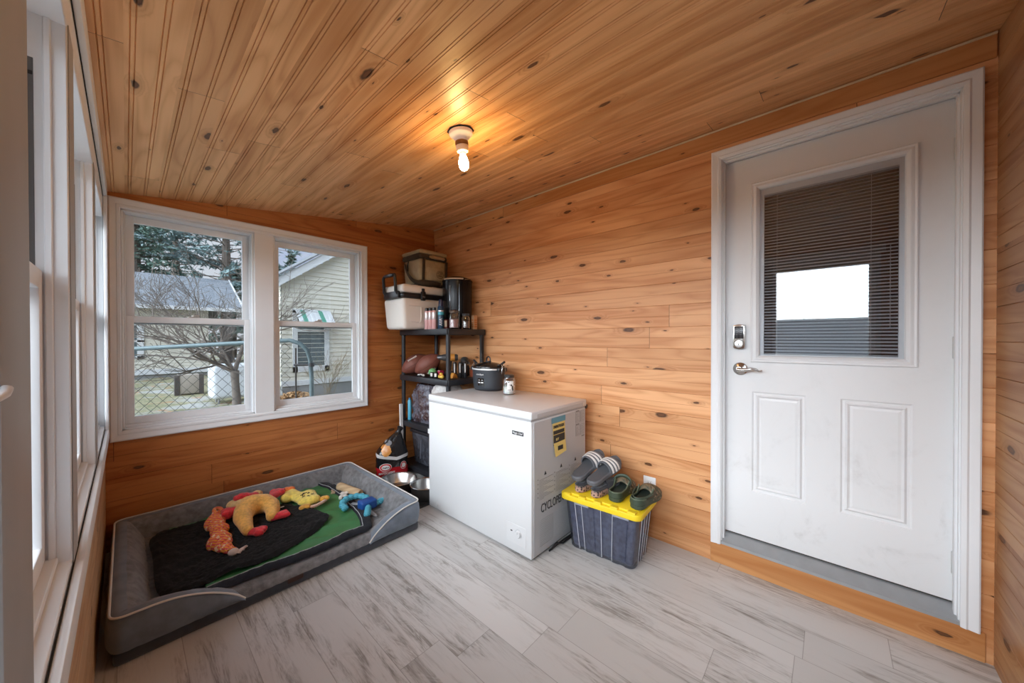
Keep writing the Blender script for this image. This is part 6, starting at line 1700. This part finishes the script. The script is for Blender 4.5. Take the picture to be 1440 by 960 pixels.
# ---- shed outside the long window bank (seen mirrored in the door glass)
h3 = thing('roofed_shed', 'grey roofed shed mirrored in the glass of the white door', 'shed', (-6.5, 0.0, GZ))
b = B()
v = [(2.3, -6, 1.38), (2.3, 4.6, 1.38), (0, 4.6, 2.03), (0, -6, 2.03), (-2.3, -6, 1.38), (-2.3, 4.6, 1.38)]
v += [(x, y, z+0.05) for x, y, z in v]
b.mesh(v, [(0, 1, 2, 3), (3, 2, 5, 4), (6, 7, 8, 9), (9, 8, 11, 10), (0, 1, 7, 6), (4, 5, 11, 10), (1, 2, 8, 7), (2, 5, 11, 8), (0, 3, 9, 6), (3, 4, 10, 9)])
obj('roof', b, shingles('shed_shingle', (0.16, 0.16, 0.16), (0.24, 0.24, 0.24)), h3, smooth=0)
b = B(); b.box(-2.1, 2.1, -5.8, 4.4, 0.0, 1.40); b.mesh([(-2.1, 4.4, 1.4), (2.1, 4.4, 1.4), (0, 4.4, 2.0)], [(0, 1, 2)]); obj('wall', b, M_sid, h3)
b = B(); b.box(2.28, 2.36, -6, 4.6, 1.30, 1.42, 0.01, 1); obj('gutter', b, M_otrim, h3)

# ---- gate of galvanised pipe and chain link
gt = thing('chain_link_gate', 'chain link gate with a curved blue green pipe frame outside the window', 'gate', (0.6, 4.45, GZ))
M_pipe2 = mat('blue_green_pipe', (0.115, 0.160, 0.165), 0.45, 0.2, var=0.2, scale=20)
M_wire = mat('galvanised_wire', (0.055, 0.06, 0.06), 0.5, 0.3)
def gp(s, z):    # s along the gate, 0 at the left end and 1 at the latch post
    x, y = -0.55+(1.265+0.55)*s, 5.42+(3.90-5.42)*s
    return Vector((x-0.6, y-4.45, z-GZ))
ztop = lambda s: 1.105+0.135*s
pts = [gp(0, -0.25), gp(0.0, ztop(0)-0.10), gp(0.012, ztop(0)-0.03), gp(0.04, ztop(0))]+[gp(s, ztop(s)) for s in (0.3, 0.6, 0.85)]+[gp(0.915, 1.228), gp(0.955, 1.195), gp(0.982, 1.13), gp(0.995, 1.03), gp(1.0, 0.85), gp(1.0, -0.25)]
b = B(); b.tube(pts, 0.0205, 12); b.tube([gp(0, -0.25), gp(1, -0.25)], 0.0205, 12); obj('pipe_frame', b, M_pipe2, gt)
b = B()
Lg = math.hypot(1.265+0.55, 5.42-3.90); sp = 0.052/Lg
n = int(0.955/sp)
s_end = 0.935
for k in range(0, n, 2):
    pts = []
    z = -0.20; j = 0
    while True:
        s = (k+(j % 2))*sp+0.015
        if s > s_end or z > ztop(s)-0.02: break
        pts.append(gp(s, z)+Vector((0, 0.003*(1 if j % 2 else -1), 0))); z += 0.050; j += 1
    if len(pts) > 2: b.tube(pts, 0.0027, 4)
for k in range(1, n, 2):
    pts = []
    z = -0.20; j = 0
    while True:
        s = (k+1-(j % 2)*1)*sp+0.015
        if s > s_end or z > ztop(s)-0.02: break
        pts.append(gp(s, z)+Vector((0, 0.003*(1 if j % 2 == 0 else -1), 0))); z += 0.050; j += 1
    if len(pts) > 2: b.tube(pts, 0.0027, 4)
obj('chain_mesh', b, M_wire, gt, smooth=0)
b = B(); b.tube([gp(0.937, -0.2), gp(0.937, 1.15)], 0.008, 8); obj('tension_bar', b, mat('rusty_bar', (0.05, 0.045, 0.04), 0.6), gt)
b = B()
for z in (0.98, 0.3): b.tube([gp(0.93, z), gp(1.005, z)], 0.011, 8); b.tube([gp(1.0, z-0.018), gp(1.0, z+0.018)], 0.0255, 12)
obj('clamp', b, mat('black_clamp', (0.03, 0.03, 0.03), 0.5), gt)

# ---- tank and unit
t = thing('fuel_tank', 'white rounded fuel tank standing behind the bare tree trunk', 'tank', (1.86, 11.55, GZ))
b = B(); b.box(-0.46, 0.75, -0.34, 0.34, 0.12, 0.98, 0.11, 5); obj('tank_body', b, mat('tank_white', (0.66, 0.69, 0.72), 0.4), t)
for x in (-0.3, 0.55):
    for y in (-0.2, 0.2):
        b = B(); b.tube([(x, y, 0), (x, y, 0.2)], 0.022, 8); obj('leg', b, M_greyink, t)
b = B(); b.tube([(0.1, 0, 0.97), (0.1, 0, 1.10)], 0.03, 10); b.tube([(0.1, 0, 1.09), (0.1, 0, 1.13)], 0.05, 12); obj('filler_cap', b, M_greyink, t)
t = thing('air_conditioner', 'beige boxed air conditioning unit on the lawn by the far house', 'air conditioner', (1.24, 14.1, GZ))
b = B(); b.box(-0.24, 0.24, -0.22, 0.22, 0.03, 0.58, 0.02, 2); obj('casing', b, mat('unit_beige', (0.33, 0.29, 0.25), 0.6), t)
for s in (1, -1):
    b = B(); b.box(s*0.265-0.055, s*0.265+0.055, -0.24, -0.10, 0.0, 0.585, 0.006, 1)
    for k in range(10): b.box(s*0.265-0.045, s*0.265+0.045, -0.246, -0.238, 0.05+k*0.05, 0.07+k*0.05)
    obj('side_grille', b, mat('grille_dark', (0.07, 0.06, 0.055), 0.7), t)

# ---- trees
M_bark = mat('grey_bark', (0.16, 0.135, 0.115), 0.9, var=0.3, scale=20, bump=0.6, bscale=40)
def grow(b, p, d, L, r, depth, rnd, spread=0.55, up=0.15, minr=0.004):
    n = 5; pts = [p]; q = p.copy(); dd = d.copy()
    for k in range(n):
        dd = (dd+Vector((rnd.gauss(0, 0.13), rnd.gauss(0, 0.13), rnd.gauss(0, 0.10)+up*0.10))).normalized()
        q = q+dd*(L/n); pts.append(q.copy())
    rr = [max(minr, r*(1-0.42*k/n)) for k in range(n+1)]
    b.tube(pts, rr, 6 if depth > 1 else 4, cap=False)
    if depth <= 0: return
    m = 3 if depth > 1 else 4
    for k in range(m):
        i = rnd.randint(2, n); f = rnd.uniform(0.55, 0.8)
        nd = (dd+Vector((rnd.gauss(0, spread), rnd.gauss(0, spread), rnd.gauss(0.1, spread*0.6)))).normalized()
        grow(b, pts[i], nd, L*f, rr[i]*0.62, depth-1, rnd, spread, up, minr)
rnd = random.Random(5)
t = thing('bare_tree', 'leafless tree with spreading branches behind the chain link gate', 'tree', (1.69, 10.05, GZ))
b = B(); b.tube([(0.01, 0, 0), (0.0, 0, 0.3), (-0.02, 0, 0.62), (-0.03, 0, 0.90)], [0.095, 0.080, 0.074, 0.085], 12); obj('trunk', b, M_bark, t)
b = B()
base = Vector((-0.03, 0, 0.88))
for d, L, r in (((-0.85, -0.1, 0.50), 0.95, 0.048), ((0.30, 0.1, 0.95), 0.95, 0.050), ((-0.35, 0.35, 0.9), 1.0, 0.030), ((-0.6, -0.5, 0.55), 1.0, 0.028)):
    pts = [base]; q = base.copy(); dd = Vector(d).normalized()
    for k in range(5):
        dd = (dd+Vector((rnd.gauss(0, 0.08), rnd.gauss(0, 0.08), 0.02))).normalized(); q = q+dd*(L/5); pts.append(q.copy())
    b.tube(pts, [r*(1-0.08*k) for k in range(6)], 8, cap=False)
    for k in range(7):
        i = rnd.randint(2, 5); side = Vector(((-0.8 if d[0] < 0 else 0.5)+rnd.gauss(0, 0.4), rnd.gauss(0, 0.5), 0.45+rnd.gauss(0, 0.3))).normalized()
        grow(b, pts[i], side, rnd.uniform(0.8, 1.25), r*0.5, 3, rnd, 0.5, 0.2, 0.0035)
obj('branches', b, M_bark, t, smooth=60)
t = thing('bare_shrub', 'thin bare shrub growing against the cream sided house', 'shrub', (3.75, 10.15, GZ))
b = B()
for k in range(9): grow(b, Vector((rnd.gauss(0, 0.08), rnd.gauss(0, 0.05), 0)), Vector((rnd.gauss(0, 0.28), rnd.gauss(0, 0.12), 1)).normalized(), rnd.uniform(0.5, 0.95), 0.008, 2, rnd, 0.35, 0.3, 0.0028)
obj('twigs', b, mat('twig_brown', (0.20, 0.15, 0.09), 0.9, var=0.3), t, smooth=0)
b = B()
for k in range(90):
    p = Vector((rnd.gauss(0, 0.28), rnd.gauss(0, 0.12), abs(rnd.gauss(0.75, 0.4)))); s = rnd.uniform(0.010, 0.022)
    a = Vector((rnd.gauss(0, 1), rnd.gauss(0, 1), rnd.gauss(0, 1))).normalized(); c = a.orthogonal().normalized()
    b.mesh([p-a*s, p+c*s*0.6, p+a*s, p-c*s*0.6], [(0, 1, 2, 3)])
obj('buds', b, mat('bud_green', (0.28, 0.27, 0.10), 0.8, var=0.3), t, smooth=0)
# conifers
M_needle = mat('conifer_needles', (0.14, 0.225, 0.18), 0.85, var=0.5, scale=3)
M_needle2 = mat('blue_conifer_needles', (0.22, 0.31, 0.305), 0.85, var=0.5, scale=3)
def conifer(label, x, y, H, rad, z0, nb, seed, m=None, loose=0.0, tufts=16, ts=0.22):
    rnd = random.Random(seed)
    t = thing('conifer', label, 'tree', (x, y, GZ), group='conifers behind the houses')
    b = B(); b.tube([(0, 0, 0), (0.05, 0, H*0.5), (0, 0, H*0.98)], [0.02*H+0.06, 0.014*H+0.03, 0.03], 8); obj('trunk', b, M_bark, t)
    b = B(); f = B()
    for k in range(nb):
        h = z0+(H-z0)*(k/nb)**0.9; q = (h-z0)/(H-z0); a = k*2.39996+rnd.gauss(0, 0.2)
        L = rad*(1-q)**0.75*rnd.uniform(0.65, 1.15)+0.12
        tip = Vector((math.cos(a)*L, math.sin(a)*L, h+L*rnd.uniform(-0.12, 0.22)))
        p0 = Vector((0, 0, h)); mid = p0.lerp(tip, 0.5)+Vector((0, 0, 0.06*L))
        b.tube([p0, mid, tip], [0.035, 0.02, 0.008], 4, cap=False)
        for j in range(tufts):
            s = (loose+(1-loose)*rnd.random()**0.7); c = p0.lerp(tip, s)+Vector((rnd.gauss(0, 0.10), rnd.gauss(0, 0.10), rnd.gauss(0, 0.07)))*(0.5+rad*0.22)
            for w in range(3):
                ax_ = Vector((rnd.gauss(0, 1), rnd.gauss(0, 1), rnd.gauss(0, 0.6))).normalized(); bx2 = ax_.orthogonal().normalized(); sz = ts*rnd.uniform(0.6, 1.3)
                f.mesh([c-ax_*sz, c+bx2*sz*0.22, c+ax_*sz, c-bx2*sz*0.22], [(0, 1, 2, 3)])
    obj('branches', b, M_bark, t, smooth=0); obj('needles', f, m or M_needle, t, smooth=0)
conifer('dark conifer at the window bank end of the far window view', 0.35, 26.0, 9.6, 2.2, 3.2, 80, 11, None, 0.15, 18, 0.26)
conifer('tall loose pine whose trunk stands behind the grey roof', 4.05, 27.0, 13.0, 4.6, 4.3, 95, 12, M_needle2, 0.3, 18, 0.26)
conifer('wide pine between the two others behind the grey roof', 2.05, 30.0, 12.0, 3.9, 6.2, 75, 13, M_needle2, 0.25, 17, 0.28)
conifer('low bushy conifer at the ridge of the grey roof', 2.3, 34.0, 6.2, 3.2, 0.8, 60, 14, None, 0.1, 18, 0.30)
conifer('broad low conifer beyond the grey roof house end', 5.4, 33.0, 7.2, 2.6, 0.8, 60, 15, None, 0.1, 18, 0.30)
conifer('pointed conifer beyond the eave of the cream house', 8.55, 30.5, 8.3, 1.0, 1.5, 60, 16, None, 0.0, 14, 0.20)
conifer('rounder conifer left of the pointed one beyond the cream house'.replace(' left of', ' beside'), 7.5, 30.0, 7.1, 1.2, 1.2, 60, 17, None, 0.0, 14, 0.22)
conifer('short conifer showing just over the cream house roof edge', 10.1, 31.0, 7.6, 0.9, 1.2, 50, 18, None, 0.0, 14, 0.20)
# fallen leaves against the foundation
b = B()
for k in range(900):
    x = rnd.gauss(2.95, 0.28); y = 10.45+rnd.gauss(-0.15, 0.18)
    hgt_ = 0.22*max(0, 1-((x-2.95)/0.5)**2)*max(0, 1-((y-10.3)/0.5)**2)
    p = Vector((x, min(y, 10.62), GZ+0.03+rnd.random()*hgt_)); s = rnd.uniform(0.03, 0.06)
    a = Vector((rnd.gauss(0, 1), rnd.gauss(0, 1), rnd.gauss(0, 0.7))).normalized(); c = a.orthogonal().normalized()
    b.mesh([p-a*s, p+c*s*0.7, p+a*s, p-c*s*0.7], [(0, 1, 2, 3)])
o = obj('fallen_leaves', b, mat('dead_leaves', (0.38, 0.22, 0.10), 0.9, var=0.4, scale=12), smooth=0)
tag(o, 'heap of brown fallen leaves against the house foundation outside', 'leaves', kind='stuff')
b = B()
for k in range(1500):
    x = rnd.uniform(-1.0, 4.6); y = rnd.uniform(6.5, 10.3); s = rnd.uniform(0.02, 0.05)
    p = Vector((x, y, GZ+0.045)); a = Vector((rnd.gauss(0, 1), rnd.gauss(0, 1), rnd.gauss(0, 0.3))).normalized(); c = a.orthogonal().normalized()
    b.mesh([p-a*s, p+c*s*0.7, p+a*s, p-c*s*0.7], [(0, 1, 2, 3)])
o = obj('scattered_leaves', b, mat('pale_leaves', (0.34, 0.25, 0.15), 0.9, var=0.5, scale=12), smooth=0)
tag(o, 'brown leaves scattered over the lawn beyond the gate', 'leaves', kind='stuff')

# ================================================================ sky, camera, view
wd_ = bpy.data.worlds.new('overcast'); SC.world = wd_; g = N(wd_)
d = g.coord('Generated'); s = g.sep(d)
cl_ = g.noise(g.n('ShaderNodeVectorMath', {0: d, 1: (1.0, 1.0, 2.6)}, operation='MULTIPLY').outputs[0], 3.2, 5.0, 0.6, 0.6)
sky = g.mix(g.smooth(cl_, 0.42, 0.62), (0.44, 0.62, 1.02), (1.0, 1.04, 1.12))
hz = g.smooth(s[2], 0.0, 0.35)
sky = g.mix(hz, (0.95, 0.97, 1.02), sky)
dot = g.n('ShaderNodeVectorMath', {0: d, 1: SUN_DIR}, operation='DOT_PRODUCT').outputs['Value']
lobe = g.m('POWER', g.m('MAXIMUM', dot, 0.0), SUN_POW)
sky2 = g.mix(g.m('MULTIPLY', lobe, 1.0), sky, (SUN_GAIN*0.93, SUN_GAIN, SUN_GAIN*1.08))
bg = g.n('ShaderNodeBackground', {'Color': sky2, 'Strength': SKY_STR})
wo = g.n('ShaderNodeOutputWorld'); g.t.links.new(bg.outputs[0], wo.inputs[0])

def portal(name, loc, rot, sx, sy):
    l = bpy.data.lights.new(name, 'AREA'); l.shape = 'RECTANGLE'; l.size = sx; l.size_y = sy
    l.cycles.is_portal = True
    o = bpy.data.objects.new(name, l); COL.objects.link(o); o.location = loc; o.rotation_euler = rot
zc, hz_ = (LZ0+LZ1)/2, LZ1-LZ0
for nm, y0, y1 in units+[('w', -0.26, 0.44)]:
    portal('window_portal', (LX-0.125, (y0+y1)/2, zc), (0, R(-90), 0), hz_+0.1, y1-y0)
portal('window_portal', (xm, NY-0.13, (NZ0+NZ1)/2), (R(90), 0, 0), NX1-NX0, NZ1-NZ0)  # portal in the opening of the added fill window
for x0, x1 in ((-0.018, 0.629), (0.748, 1.406)):
    portal('window_portal', ((x0+x1)/2, D+0.14, (FZ0+FZ1)/2), (R(-90), 0, 0), x1-x0, FZ1-FZ0)

cam = bpy.data.cameras.new('camera'); cam.sensor_width = 36.0; cam.lens = 493.76/1440*36; cam.clip_start = 0.01; cam.clip_end = 200
co_ = bpy.data.objects.new('camera', cam); COL.objects.link(co_)
co_.matrix_world = Matrix.Translation((0, 0, 1.2372)) @ Matrix.Rotation(R(-47.704), 4, 'Z') @ Matrix.Rotation(R(90-0.391), 4, 'X') @ Matrix.Rotation(R(CAM_ROLL), 4, 'Z')
SC.camera = co_
SC.view_settings.view_transform = 'Standard'; SC.view_settings.look = 'None'
SC.view_settings.gamma = 1.0; SC.view_settings.use_curve_mapping = False
SC.view_settings.exposure = EXPOSURE
SC.cycles.max_bounces = 10; SC.cycles.diffuse_bounces = 6; SC.cycles.glossy_bounces = 4; SC.cycles.transparent_max_bounces = 16
SC.cycles.sample_clamp_indirect = 6.0
SC.cycles.use_denoising = True
SC.cycles.caustics_reflective = False; SC.cycles.caustics_refractive = False
